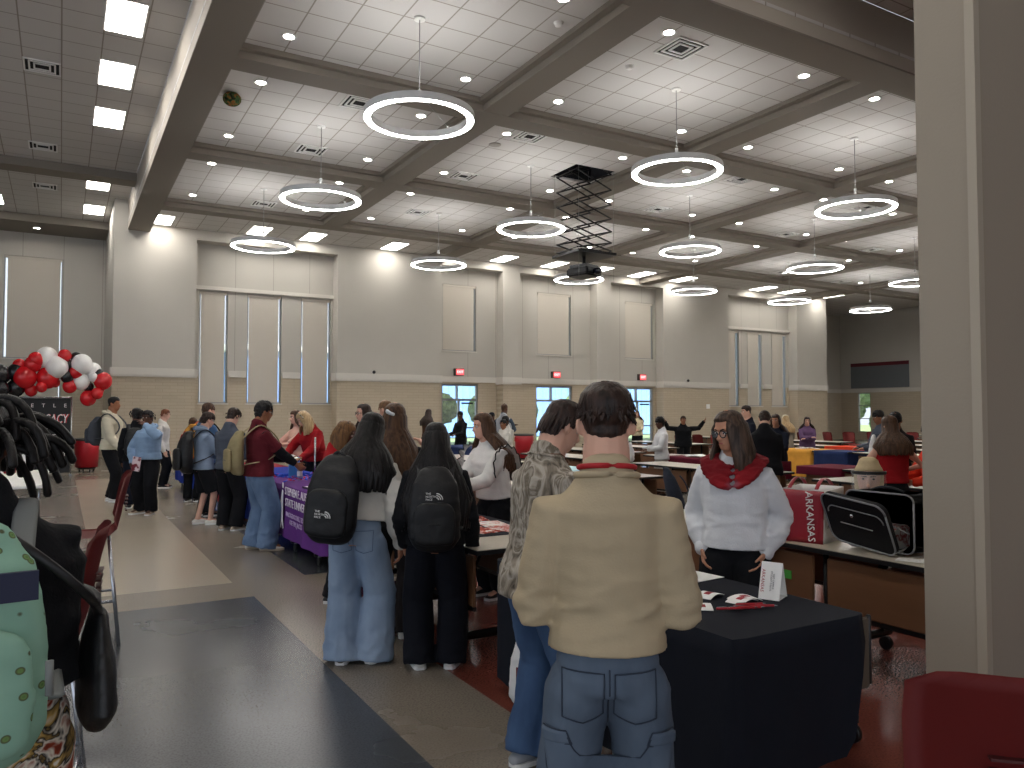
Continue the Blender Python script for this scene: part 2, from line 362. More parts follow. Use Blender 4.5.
# ============================================================ LIGHT FITTINGS, VENTS
HOUS=mat('light_housing',(205,205,206),rough=.5); WIRE=mat('steel_wire',(150,150,150),rough=.4,metal=.6)
def prof_ring(prof,n=64):
    b=NB(); rs=[]
    for i in range(n):
        a=2*PI*i/n; rs.append([b.verts.new((r*math.cos(a),r*math.sin(a),z)) for r,z in prof])
    for i in range(n):
        for j in range(len(prof)):
            p,q=rs[i],rs[(i+1)%n]; b.faces.new((p[j],q[j],q[(j+1)%len(prof)],p[(j+1)%len(prof)])).smooth=False
    bmesh.ops.recalc_face_normals(b,faces=b.faces[:]); return b
GX=[4.39+4.9*i for i in range(7)]; GY=[10.2,15.1,20.15]; ZR=5.80
ring0=None
ROWN=['nearest row','middle row','window row']; ORD=['first','second','third','fourth','fifth','sixth','seventh','eighth','ninth','tenth','eleventh','twelfth','thirteenth']
for j,y in enumerate(GY):
    for i,x in enumerate(GX):
        lab='glowing white ring pendant lamp, %s from the left in the %s'%(ORD[i],ROWN[j])
        if ring0 is None:
            ring0=empty('ring_pendant_lamp',(x,y,ZR),0,lab,'ceiling lamp','ring pendant lamps')
            obj('housing',prof_ring([(.79,.0),(.79,.11),(.69,.11),(.69,.0),(.70,.006),(.78,.006)]),HOUS,ring0)
            obj('diffuser',prof_ring([(.782,-.004),(.698,-.004),(.70,.005),(.78,.005)],48),RINGL,ring0)
            obj('uplight',prof_ring([(.75,.114),(.72,.114),(.72,.111),(.75,.111)],32),emis('ring_uplight',(255,253,249),10),ring0)
            b=NB(); tube(b,[(0,0,.42),(0,0,1.5)],.008); obj('cable',b,WIRE,ring0); b=NB(); cyl(b,(0,0,.34),.03,.1); obj('hub',b,HOUS,ring0)
            b=NB()
            for k in range(3):
                a=2*PI*k/3+.5; tube(b,[(0,0,.38),(.74*math.cos(a),.74*math.sin(a),.11)],.003,5)
            obj('suspension_wire',b,WIRE,ring0); b=NB(); cyl(b,(0,0,1.47),.08,.028); obj('canopy',b,WHT,ring0); r=ring0
        else:
            r=copy_tree(ring0); r.location=(x,y,ZR); r['label']=lab
def spot0():
    e=empty('downlight',(0,0,7.3)); b=NB(); lathe(b,[(.115,0),(.115,-.012),(.085,-.012),(.07,.0)],24); obj('trim_ring',b,WHT,e); b=NB(); cyl(b,(0,0,-.008),.082,.006,16); obj('lens',b,DOWNL,e); return e
d0=spot0(); first=True
PXN=['near left','near right','far left','far right']
def nm(i,j): return '%s coffer of the %s'%(ORD[i],ROWN[j])
for j,y in enumerate(GY):
    for i,x in enumerate(GX[:6]):
        for k,(dx,dy) in enumerate(((-1.5,-1.5),(1.5,-1.5),(-1.5,1.5),(1.5,1.5))):
            e=d0 if first else copy_tree(d0); first=False
            e.location=(x+dx,y+dy,7.3)
            tag(e,'round downlight, %s corner of the %s'%(PXN[k],nm(i,j)),'downlight','recessed downlights')
for x,y,z,l in ((-.8,30,7.71,'recessed downlight in the dark soffit above the tall shaded window'),(-3.0,30,7.71,'recessed downlight in the dark soffit at the left picture edge'),(36,28.3,7.3,'recessed downlight above the far right recess')):
    e=copy_tree(d0); e.location=(x,y,z); tag(e,l,'downlight','recessed downlights')
p0=empty('ceiling_panel_light',(2.5,24.9,7.3)); obj('frame',B((-.3,-.61,-.012),(.3,.61,.02)),WHT,p0); obj('diffuser',B((-.275,-.585,-.016),(.275,.585,-.0125)),PANL,p0)
px=[2.5,5.3,7.0,9.82,12.1,14.15,16.4,18.55,20.7,23.0,27.9,29.8,32.6]; first=True
for i,x in enumerate(px):
    e=p0 if first else copy_tree(p0); first=False; e.location=(x,24.9,7.3)
    tag(e,'bright rectangular ceiling panel, %s from the left along the window wall'%ORD[i] if i else 'bright rectangular ceiling panel at the left end of the window-wall row','ceiling light','panel lights along the window wall')
lp=[(.79,13.75,'nearest visible'),(.79,16.2,'second nearest'),(.79,18.7,'third nearest'),(.79,24.3,'fourth nearest, just beyond the cross beam'),(.79,27.5,'farthest right one'),(-1.9,27.5,'one at the left picture edge')]
lp+=[(.79,11.3-2.45*k,None) for k in range(5)]+[(-4,13.75-4.9*k,None) for k in range(4)]+[(8,1.5,None),(14,1.5,None),(8,5,None)]+[(20,3,None)]  # first run continues the aisle row; the rest are unseen fill lamps, added
for x,y,l in lp:
    e=copy_tree(p0); e.location=(x,y,7.96); tag(e,'bright rectangular panel in the left aisle ceiling, %s'%l if l else 'unseen rectangular ceiling panel outside the picture, aisle row and added fill','ceiling light','panel lights over the left aisle')
v0=empty('ceiling_vent',(0,0,7.3)); b=NB()
for s in (.3,.22,.14): box(b,(-s,-s,-.02),(s,-s+.03,0)); box(b,(-s,s-.03,-.02),(s,s,0)); box(b,(-s,-s,-.02),(-s+.03,s,0)); box(b,(s-.03,-s,-.02),(s,s,0))
obj('louvre',b,WHT,v0); obj('backing',B((-.29,-.29,-.004),(.29,.29,-.001)),mat('vent_dark',(25,25,26),rough=.9),v0); first=True
vl=[(4.66,13.6,0,1,'near'),(4.6,16.6,0,1,'far'),(8.3,9.0,1,0,''),(8.28,13.5,1,1,'near'),(8.3,16.6,1,1,'far'),(8.7,20.3,1,2,''),(14.4,16.6,2,1,'far'),(14.3,13.4,2,1,'near'),(19.3,13.5,3,1,'near'),(20,16.9,3,1,'far'),(4.7,21.6,0,2,''),(24.5,17.0,4,1,''),(29.4,21.9,5,2,''),(25.3,21.7,4,2,'')]
for x,y,i,j,q in vl:
    e=v0 if first else copy_tree(v0); first=False; e.location=(x,y,7.3)
    tag(e,'dark square air vent in the %s%s'%(nm(i,j),(', %s one of two'%q if q else '')),'vent','ceiling air vents')
for k,(x,y) in enumerate(((-.41,16.5),(-.48,21.5),(-.5,25.3))):
    e=copy_tree(v0); e.location=(x,y,7.96); tag(e,'square air vent in the left aisle ceiling, %s'%['nearest of three','middle of three','farthest of three'][k],'vent','ceiling air vents')
sp0=obj('ceiling_speaker',cyl(NB(),(0,0,-.012),.13,.012,24),mat('speaker_grille',(165,160,154),rough=.8)); sp0.location=(8.3,10.9,7.3); sp0.location=(7.9,14.3,7.3); tag(sp0,'round grey flush ceiling speaker left of the projector hatch','speaker')
sm=obj('smoke_detector',lathe(NB(),[(.0,-.05),(.05,-.05),(.06,-.02),(.075,0)],20),WHT); sm.location=(6.2,9.3,7.3); tag(sm,'small white smoke detector in the nearest ceiling coffer','smoke detector')
sm2=sm.copy(); C.objects.link(sm2); sm2.location=(8.0,9.9,7.3); sm2['label']='small white smoke detector in the second nearest coffer beside the vent'
# net ball hanging under the large beam
b=NB(); ball(b,(0,0,0),.16,(1,1,.8)); bl2=obj('hanging_ball',b,ramp_tex('net_ball',[(.35,(30,30,25)),(.5,(60,90,50)),(.6,(150,90,40)),(.7,(30,30,30))],14,bump=.4)); bl2.location=(2.55,14.35,7.2); tag(bl2,'small mottled multicoloured ball stuck up under the ceiling beside the large beam','ball')
# exit signs
EXM=mat('exit_red',(225,70,75),rough=.5,emit=.45)
for x,l in ((12.9,'leftmost lit red exit sign above the first glass door'),(17.25,'lit red exit sign above the middle glass door'),(21.7,'rightmost lit red exit sign above the third glass door')):
    e=empty('exit_sign',(x,26.1,3.1),0,l,'exit sign','exit signs'); obj('housing',B((-.19,-.04,-.13),(.17,.1,.13)),mat('dark_housing',(60,55,52)),e); obj('face',B((-.14,-.05,-.11),(.17,-.041,.11)),EXM,e)
    text('lettering','EXIT',.13,mat('exit_letters',(255,190,190),emit=.6),e,frame((.015,-.054,0),(1,0,0),(0,0,1)))
# wall plates, camera
for x,y,z,w,h,l in ((25.15,25.68,1.85,.22,.2,'pale square wall plate high on the pier between the doors and tall windows'),(28.1,26.18,1.2,.16,.24,'small dark wall box below the right tall windows')):
    t=obj('wall_plate',B((-w/2,0,-h/2),(w/2,.02,h/2),bev=.006),WHT if 'pale' in l else BLK); t.location=(x,y,z); tag(t,l,'wall plate')
for x,l in ((9.35,'small white security camera on the ledge left of the first door'),(23.85,'small white security camera on the ledge left of the right tall windows')):
    e=empty('security_camera',(x,25.62,3.0),0,l,'camera'); obj('mount',B((-.04,-.02,-.03),(.04,.06,.03)),WHT,e); obj('dome',ball(NB(),(0,-.06,-.02),.06),BLK,e)
# projector on its scissor lift
pj=empty('projector_lift',(HX,HY,5.3),0,'black scissor lift lowered through an open ceiling hatch holding a projector','projector lift')
b=NB()
for yy in (-.42,.42):
    nn=7; z0,z1=.12,2.35; zs=[z0+(z1-z0)*((k/nn)**1.25) for k in range(nn+1)]
    for k in range(nn):
        for s in (1,-1): tube(b,[(-.5*s,yy,zs[k]),(.5*s,yy,zs[k+1])],.02,6)
for xx in (-.5,.5):
    for k in range(nn+1): tube(b,[(xx,-.42,zs[k]),(xx,.42,zs[k])],.012,5)
obj('scissor_arms',b,BLK,pj); b=NB(); box(b,(-.55,-.55,.0),(.55,.55,.06)); box(b,(-.3,-.3,.06),(.3,.3,.14)); obj('platform',b,BLK,pj)
b=NB()
for x,y in ((-.5,-.5),(.5,-.5),(-.5,.5),(.5,.5)): tube(b,[(x,y,-.68),(x,y,2.3)],.004,4)
obj('cable',b,WIRE,pj)
b=NB(); tube(b,[(0,0,-.2),(0,0,0)],.04,10); box(b,(-.15,-.15,-.24),(.15,.15,-.2)); obj('mount',b,BLK,pj)
pr=empty('projector',(HX,HY,4.82),.3,'black ceiling projector hanging under the scissor lift','projector')
obj('body',B((-.3,-.32,0),(.3,.32,.2),bev=.04),BLK,pr); b=NB(); b2=chain(b,[(0,-.32,.1),(0,-.44,.1)],.08); obj('lens',b,mat('lens',(20,20,30),rough=.1),pr); b=NB()
for k in range(5): box(b,(.3,-.2,.03+.03*k),(.31,.2,.045+.03*k))
obj('grille',b,mat('grey_plastic',(70,72,75),rough=.5),pr); obj('bracket',B((-.25,-.25,.21),(.25,.25,.28),bev=.01),mat('grey_plastic',(70,72,75)),pr)
# ============================================================ PEOPLE
SKIN={'l':mat('skin_light',(214,168,146),rough=.55,spec=.35,var=.04,vscale=12),'m':mat('skin_medium',(190,138,110),rough=.55,spec=.35,var=.04,vscale=12),
      't':mat('skin_tan',(150,100,72),rough=.55,spec=.35,var=.04,vscale=12),'d':mat('skin_dark',(88,56,42),rough=.5,spec=.4,var=.05,vscale=12)}
def hair_mat(name,c1,c2):
    return ramp_tex('hair_'+name,[(.3,c1),(.72,c2)],38,rough=.42,detail=6,stretch=(1.6,1.6,.12),bump=.6)
HAIR={'black':hair_mat('black',(13,12,13),(34,31,31)),'dark':hair_mat('dark_brown',(28,20,17),(64,47,40)),'brown':hair_mat('brown',(48,33,24),(98,70,50)),
      'light':hair_mat('light_brown',(84,60,42),(140,104,72)),'blond':hair_mat('blond',(150,122,84),(206,180,138)),'braid':hair_mat('braid',(72,48,30),(140,102,62)),
      'streak':hair_mat('streaked_brown',(30,23,20),(92,72,60)),'red':hair_mat('auburn',(84,44,28),(140,84,54))}
LIP=mat('lips',(166,92,86),rough=.5); EYEW=mat('eye_white',(225,220,214),rough=.3); IRIS=mat('iris',(40,28,22),rough=.2)
HEAD=[(-.02,.10,.28,.02),(.03,.17,.36,-.02),(.10,.225,.385,-.12),(.20,.265,.385,-.24),(.33,.29,.375,-.33),(.48,.315,.365,-.40),(.60,.33,.37,-.43),(.72,.325,.36,-.43),(.84,.285,.30,-.38),(.93,.20,.19,-.27),(.985,.10,.07,-.13)]
SHIRT=[(.47,.108,.070,.082),(.53,.105,.066,.08),(.60,.094,.06,.062),(.68,.098,.068,.064),(.745,.104,.071,.068),(.782,.100,.058,.066),(.806,.080,.046,.064),(.828,.060,.038,.061),(.848,.047,.034,.059)]
def ik(a,t,l1,l2,pole):
    d=t-a; L=min(d.length,(l1+l2)*.995); u=d.normalized(); t=a+u*L
    x=(l1*l1-l2*l2+L*L)/(2*L); h=math.sqrt(max(0,l1*l1-x*x)); p=(pole-u*pole.dot(u)).normalized()
    return a+u*x+p*h,t
class Person:
    def __init__(s,label,x,y,face,H=1.7,skin='m',lean=0,lat=0,head=(0,0,0),hands=None,poles=(None,None),feet=None,fat=1.0,sh=1.0,vox=.012,group=None,detail=False,shy=0):
        s.root=empty('person',(x,y,0),R(face)-PI/2,label,'person',group); s.H=H; s.vox=vox; s.fat=fat; s.detail=detail; s.sk=SKIN[skin]
        s.hip=V((0,0,.52*H)); s.M=Matrix.Translation(s.hip)@Euler((-R(lean),R(lat),R(shy))).to_matrix().to_4x4()@Matrix.Translation(-s.hip)
        s.hh=.128*H; hc=s.M@V((0,.012*H,.872*H)); s.neck=s.M@V((0,-.004*H,.83*H))
        yaw,pit,rol=head; s.HM=Matrix.Translation(hc)@Matrix.Rotation(R(lean*.55),4,'X').inverted()@Matrix.Rotation(R(shy+yaw),4,'Z')@Matrix.Rotation(-R(pit),4,'X')@Matrix.Rotation(R(rol),4,'Y')@Matrix.Scale(s.hh,4)
        sw=.099*H*sh; s.S=[s.M@V((k*sw,-.005*H,.776*H)) for k in (-1,1)]
        hands=hands or [None,None]; s.W=[];s.E=[]
        for i,k in enumerate((-1,1)):
            t=V(hands[i])*H if hands[i] else V((k*.128*H*(.55+.45*fat),.03*H,.475*H))
            p=V(poles[i]) if poles[i] else V((k*.28,-1,-.3)); e,t=ik(s.S[i],t,.168*H,.150*H,p); s.E.append(e); s.W.append(t)
        feet=feet or [(-.055,0,8),(.055,0,-8)]; s.F=[]; s.K=[]; s.hipj=[]
        for i,k in enumerate((-1,1)):
            f=feet[i]; a=V((f[0]*H,f[1]*H,.042*H+(f[3]*H if len(f)>3 else 0))); h=V((k*.052*H,0,.51*H)); d=R(f[2]); fd=V((-math.sin(d),math.cos(d),0))
            kn,a=ik(h,a,.245*H,.235*H,fd+V((k*.1,0,0))); s.hipj.append(h); s.K.append(kn); s.F.append((a,fd))
        s.body()
    def loc(s,p): return s.M@V(p)
    def hp(s,p): return s.HM@V(p)
    def tors(s,bm,secs,ease=0,fat=None,n=20):
        H=s.H; fat=fat or s.fat; out=[]
        for z,hw,f,bk in secs:
            k=fat if z<.78 else 1+(fat-1)*.4
            ee=ease*(1 if z<.77 else max(.12,1-(z-.77)/.075)); hw=hw*H*k+ee; f=f*H*k+ee; bk=bk*H*k+ee
            c=s.M@V((0,(f-bk)/2,z*H)); ax=(s.M.to_3x3()@V((1,0,0)))*hw; ay=(s.M.to_3x3()@V((0,1,0)))*(f+bk)/2
            out.append((c,ax,ay))
        loft(bm,out,n,cap=(False,True))
    def headm(s,bm,k=1,n=24):
        out=[]; Q=s.HM.to_3x3()
        for z,hw,f,bk in HEAD: out.append((s.hp((0,(f+bk)/2,z)),Q@V((hw*k,0,0)),Q@V((0,(f-bk)/2*k,0))))
        loft(bm,out,n)
    def body(s):
        H=s.H; bm=NB(); hh=s.hh
        s.headm(bm)
        hp=s.hp
        chain(bm,[hp((0,.34,.55)),hp((0,.40,.44)),hp((0,.445,.36)),hp((0,.40,.31))],[.03*hh,.045*hh,.07*hh,.055*hh],n=8)
        chain(bm,[hp((-.06,.385,.335)),hp((.06,.385,.335))],[.045*hh]*2,n=8); chain(bm,[hp((-.07,.37,.215)),hp((.07,.37,.215))],[.045*hh]*2,n=8)
        chain(bm,[hp((-.2,.30,.60)),hp((0,.345,.61)),hp((.2,.30,.60))],[.05*hh]*3,n=8)
        for k in (-1,1):
            Q=s.HM.to_3x3(); loft(bm,[(hp((k*.315,-.02,.40)),Q@V((0,.06,0)),Q@V((0,0,.10))),(hp((k*.37,-.05,.42)),Q@V((0,.08,0)),Q@V((0,0,.13)))],10)
        nk=.043*H*(.92 if H<1.66 else 1.0)
        chain(bm,[s.M@V((0,-.012*H,.80*H)),s.neck,hp((0,-.07,.10)),hp((0,-.06,.3))],[(nk*1.1,nk*.9),(nk,nk),(nk*.97,nk),(nk*.9,nk*.9)])
        s.tors(bm,[(z,a*.80,b*.76,c*.76) for z,a,b,c in SHIRT[:-1]],0)
        for i,k in enumerate((-1,1)):
            chain(bm,[s.M@V((k*.05*H,-.003*H,.772*H)),s.S[i],s.S[i].lerp(s.E[i],.5),s.E[i],s.W[i]],[.026*H,.028*H,.026*H,.0225*H,.0165*H],side=V((0,1,0))); 
            a,fd=s.F[i]; chain(bm,[s.hipj[i]-V((k*.008*H,0,.045*H)),s.K[i],a],[.040*H,.030*H,.022*H]); chain(bm,[a-fd*.01,a+V((0,0,-.02*H))+fd*.08*H],[.023*H,.018*H])
            s.hand(bm,i,k)
        me=remesh(bm,s.vox if not s.detail else .0065,2)
        if s.detail:
            iv=s.HM.inverted()
            for v in me.vertices:
                p=iv@v.co
                if p.z>.3 and p.y>.1:
                    for k in (-1,1):
                        d=math.sqrt(((p.x-k*.135)/.11)**2+((p.z-.50)/.07)**2)
                        if d<1: v.co=s.HM@(p+V((0,-.05*(1-d*d),0))); break
        s.bodyo=obj('body',me,s.sk,s.root,True)
    def hand(s,bm,i,k,):
        H=s.H; w=s.W[i]; f=(w-s.E[i]).normalized(); side=V((k,0,0)) ; up=f.cross(V((0,1,0)))
        q=V((0,1,0)); q=(q-f*q.dot(f))
        if q.length<.3: q=V((-k,0,.3)); q=q-f*q.dot(f)
        q.normalize(); nrm=f.cross(q)   # q across the palm (thumb side), nrm palm normal
        if nrm.x*k>0: nrm=-nrm
        L=.055*H; chain(bm,[w-f*.01,w+f*L*.5,w+f*L],[(.016*H,.010*H),(.024*H,.010*H),(.024*H,.009*H)],side=q,n=10)
        for j,(o,l) in enumerate(((.018,.042),(.006,.047),(-.006,.043),(-.018,.033))):
            a=w+f*L*.95+q*o*H; chain(bm,[a,a+f*l*H*.5+nrm*.008*H,a+f*l*H*.85+nrm*.024*H],[.0056*H,.0052*H,.0042*H],n=7)
        a=w+f*L*.25+q*.018*H; chain(bm,[a,a+f*.022*H+q*.014*H+nrm*.006*H,a+f*.042*H+q*.016*H+nrm*.014*H],[.0075*H,.006*H,.0048*H],n=7)
    def face(s,lip=LIP,brow=None):
        hp=s.hp; hh=s.hh; r=s.root
        b=NB(); c=NB(); d=NB(); l=NB()
        for k in (-1,1):
            ball(b,hp((k*.135,.318,.50)),.052*hh,(1.15,.9,.8),12); ball(c,hp((k*.135,.352,.50)),.028*hh,seg=10)
            chain(d,[hp((k*.06,.37,.585)),hp((k*.14,.365,.61)),hp((k*.23,.30,.585))],[.016*hh,.02*hh,.010*hh],n=6)
        chain(l,[hp((-.09,.375,.225)),hp((-.04,.405,.235)),hp((.04,.405,.235)),hp((.09,.375,.225))],[.010*hh,.026*hh,.026*hh,.010*hh],n=8)
        obj('eye',b,EYEW,r); obj('iris',c,IRIS,r); obj('eyebrow',d,brow or HAIR['dark'],r,True); obj('lips',l,lip,r,True)
    def hair(s,style,m='black',L=.45,side=0,back=True,vol=1.0,part=0,front=.60,puff=0):
        """cap shell over the skull plus hanging locks"""
        Q=s.HM.to_3x3(); hh=s.hh; hm=HAIR[m]; bm=NB()
        nu,nv=44,30; rows=[]
        def prof(z):
            z=max(HEAD[0][0],min(HEAD[-1][0],z))
            for p,q in zip(HEAD,HEAD[1:]):
                if p[0]<=z<=q[0]:
                    t=(z-p[0])/(q[0]-p[0]); return [p[i]*(1-t)+q[i]*t for i in (1,2,3)]
        for j in range(nv+1):
            th=PI*j/nv; row=[]; z0=.50+.50*math.cos(th)
            zz=max(.0,min(.985,z0)); hw,f,bk=prof(zz)
            if zz>.6: k_=math.sqrt(max(0,1-((zz-.6)/.4)**2)); hw=max(hw,.33*k_)*(1 if z0<.985 else 0); f=max(f,.375*k_)*(1 if z0<.985 else 0); bk=min(bk,-.43*k_)*(1 if z0<.985 else 0)
            if zz<.35: bk=-.40+(.35-zz)*.45; hw=max(hw,.27)
            for i in range(nu):
                ph=2*PI*i/nu; cx,sy=math.cos(ph),math.sin(ph)
                low=.12 if style=='short' else .05 if style=='fade' else .06
                mid_=.42
                # hair line: nape, over the ears, above the brow
                if sy<-.25: line=low+(mid_-low)*max(0,(sy+.75)/.5)**2*(.6 if style in('long','bob','braids','dreads') else 1)
                elif sy<.25: line=mid_-.04+.12*(sy+.25)/.5
                else: line=mid_+.04+(front+.10-mid_)*min(1,(sy-.25)/.45)
                if style=='fringe': line=min(line,.56)
                t=max(0,min(1,(z0-line)/.06+.5)); t=t*t*(3-2*t)
                th_=(.035 if style=='short' else .015 if style=='fade' else .045)*vol+puff*max(0,(z0-.15))
                if style=='fade': th_=.008+.045*vol*max(0,min(1,(z0-.35)/.4))
                if style=='curly': th_=.09*vol
                d=V((cx*math.sin(th),sy*math.sin(th),math.cos(th)))
                nz=noise.noise(d*(9 if style!='curly' else 7)+V((L*9,part*3,0)))*(.016 if style in('short','fringe') else .006 if style!='curly' else .045)
                off=(th_+nz)*t-(1-t)*.045
                row.append(bm.verts.new(s.hp((cx*(hw+off),(f+bk)/2+sy*((f-bk)/2+off),z0+off*math.cos(th)))))
            rows.append(row)
        for j in range(nv):
            for i in range(nu):
                bm.faces.new((rows[j][i],rows[j+1][i],rows[j+1][(i+1)%nu],rows[j][(i+1)%nu])).smooth=True
        bmesh.ops.remove_doubles(bm,verts=bm.verts[:],dist=.0008)
        bmesh.ops.recalc_face_normals(bm,faces=bm.faces[:])
        rnd=random.Random(hash((m,round(L*100),style))%999)
        B3=s.M.to_3x3(); H=s.H
        def bodyr(x,z):   # distance of back surface
            return .085*H*s.fat+.02
        if style=='long':
            n=84
            for q in range(n):
                a=PI*(1.18*q/(n-1)-.09)+PI   # from right side round the back to the left
                if q%2==0: a+=rnd.uniform(-.05,.05)
                cx,sy=math.cos(a),math.sin(a); r=1.04*vol
                top=s.hp((cx*.20*r,-.05+sy*.22,.93)); mid=s.hp((cx*.35*r,-.03+sy*.42*r,.55)); low=s.hp((cx*.37*r,-.04+sy*.44*r,.15))
                ln=L*H*rnd.uniform(.93,1.02)
                dn=-V((0,0,1)); b0=B3@V((cx*.14*H*vol*1.0,sy*.095*H*s.fat-.02*H,0)); b1=s.M@V((0,0,.78*H))+b0
                e=s.M@V((cx*.12*H*vol,sy*.10*H*s.fat-.03*H,0)); zt=low.z-ln*.45
                p3=V((b1.x,b1.y,min(low.z-.05,.80*H if True else 0))) if ln>.12 else None
                pts=[top,mid,low]
                if ln>.10*H:
                    p3=V(((low.x+b1.x)/2+rnd.uniform(-.01,.01),(low.y*.4+b1.y*.6),low.z-.30*ln)); p4=V((b1.x*.95,b1.y-.008,low.z-.65*ln)); p5=V((b1.x*.85+rnd.uniform(-.015,.015),b1.y-.008+rnd.uniform(-.01,.01),low.z-ln))
                    pts+=[p3,p4,p5]
                else: pts+=[low+dn*ln+V((rnd.uniform(-.01,.01),rnd.uniform(-.01,.01),0))]
                rr=.024+.006*rnd.random(); rad=[rr*.6,rr,rr]+[rr]*(len(pts)-4)+[rr*.5]
                chain(bm,pts,[(x,x*.42) for x in rad],side=Q@V((-sy,cx,0)),n=8)
        if style=='bob':
            for q in range(46):
                a=PI*(1.44*q/45-.22)+PI; cx,sy=math.cos(a),math.sin(a)
                top=s.hp((cx*.2,-.05+sy*.2,.95)); mid=s.hp((cx*.37*vol,-.03+sy*.44,.58)); low=s.hp((cx*.40*vol,-.03+sy*.46,.18)); e=low+V((cx*.02,sy*.02+rnd.uniform(-.01,.01),-L*H*rnd.uniform(.8,1.1)))
                rr=.026; chain(bm,[top,mid,low,(low+e)/2+V((cx*.012,sy*.012,0)),e],[(x,x*.5) for x in (rr*.6,rr,rr,rr*1.05,rr*.6)],side=Q@V((-sy,cx,0)),n=8)
        if style in('braids','dreads'):
            N_=42 if style=='braids' else 70
            for q in range(N_):
                a=rnd.uniform(0,2*PI) if style=='dreads' else PI*(1.25*q/(N_-1)-.12)+PI; cx,sy=math.cos(a),math.sin(a)
                z0=rnd.uniform(.4,.98) if style=='dreads' else rnd.uniform(.6,.95)
                rr0=math.sqrt(max(.05,1-((z0-.5)/.5)**2)); p0=s.hp((cx*.30*rr0,-.03+sy*.38*rr0,z0))
                out=(Q@V((cx,sy,0))).normalized()
                ln=L*H*rnd.uniform(.75,1.1)
                if style=='dreads':
                    o=out*rnd.uniform(.07,.14)+V((0,0,rnd.uniform(.0,.05))); p1=p0+o; p2=p0+o*1.25+V((rnd.uniform(-.03,.03),rnd.uniform(-.03,.03),-ln)); pts=bez(p0,p1,p2,8); r=.0105
                    chain(bm,pts,[r*(1+.18*noise.noise(p*60)) for p in pts],n=7)
                else:
                    low=s.hp((cx*.40,-.03+sy*.46,.15)); mid=s.hp((cx*.37,-.03+sy*.43,.55)); e=V((low.x*.95,low.y-.03,low.z-ln)); pts=[p0,mid,low]+[low.lerp(e,t/10) for t in range(1,11)]
                    P2=[]
                    for u in range(len(pts)-1):
                        P2+= [pts[u],pts[u].lerp(pts[u+1],.5)]
                    P2.append(pts[-1]); chain(bm,P2,[.0085+.0022*(u%2) for u in range(len(P2))],n=6)
        if style=='fringe':
            for q in range(70):
                a=rnd.uniform(0,2*PI); cx,sy=math.cos(a),math.sin(a); z0=rnd.uniform(.62,.98); r0=math.sqrt(max(.03,1-((z0-.5)/.5)**2))
                zl=.60 if sy>.3 else .42 if sy>-.3 else .16
                p0=s.hp((cx*.33*r0,-.03+sy*.41*r0,z0)); p2=s.hp((cx*.385,-.03+sy*.47,zl+rnd.uniform(-.05,.06))); p1=s.hp((cx*.41,-.03+sy*.49,(z0+zl)/2+.08))
                chain(bm,bez(p0,p1,p2,6),[(.008,.005),(.014,.007),(.015,.007),(.014,.006),(.010,.005),(.003,.002)],n=6)
        if style=='fade' and s.detail:
            for q in range(420):
                a=rnd.uniform(0,2*PI); cx,sy=math.cos(a),math.sin(a); z0=rnd.uniform(.50,.97); hw,f,bk=prof(min(.98,z0)); k_=math.sqrt(max(.02,1-((max(z0,.6)-.6)/.4)**2)); hw=max(hw,.33*k_); f=max(f,.375*k_); bk=min(bk,-.43*k_)
                if sy>.5 and z0<.74: continue
                p=s.hp((cx*(hw+.035),(f+bk)/2+sy*((f-bk)/2+.035),z0+.03)); dd=Q@V((cx*.03+rnd.uniform(-.02,.02),sy*.03+.02,rnd.uniform(-.09,-.03)))
                chain(bm,[p,p+dd*.6,p+dd*1.3],[(.006,.003),(.005,.003),(.0015,.001)],n=5)
        if style=='short' or style=='curly':
            for q in range(90 if style=='short' else 110):
                a=rnd.uniform(0,2*PI); cx,sy=math.cos(a),math.sin(a); z0=rnd.uniform(.55 if sy>0 else .3,.99); r0=math.sqrt(max(.03,1-((z0-.5)/.5)**2))
                p=s.hp((cx*.35*r0*vol,-.03+sy*.43*r0,z0+.02)); 
                if style=='curly': ball(bm,p,.016+.008*rnd.random(),seg=6)
                else: chain(bm,[p,p+(Q@V((cx*.03,sy*.03+.02,-.05)))*1.0],[(.010,.006),(.004,.003)],n=5)
        s.hairo=obj('hair',bm,hm,s.root,True); return s.hairo
    # ---- clothes
    def top(s,m,name='sweatshirt',sleeve='long',ease=.018,hem=.47,sl=.036,vox=None,cuff=True,puff=0,amp=.008,neck=.842,flare=0,bell=0):
        H=s.H; bm=NB(); secs=[q for q in SHIRT if q[0]>=hem+.03]; z0=[hem]+list(SHIRT[0][1:]); 
        if hem>.5:
            import bisect
            for a,c in zip(SHIRT,SHIRT[1:]):
                if a[0]<=hem<=c[0]:
                    t=(hem-a[0])/(c[0]-a[0]); z0=[hem]+[a[i]*(1-t)+c[i]*t for i in (1,2,3)]
        if flare: z0=[z0[0]]+[v*(1+flare) for v in z0[1:]]
        secs=[tuple(z0)]+secs; s.tors(bm,secs,ease)
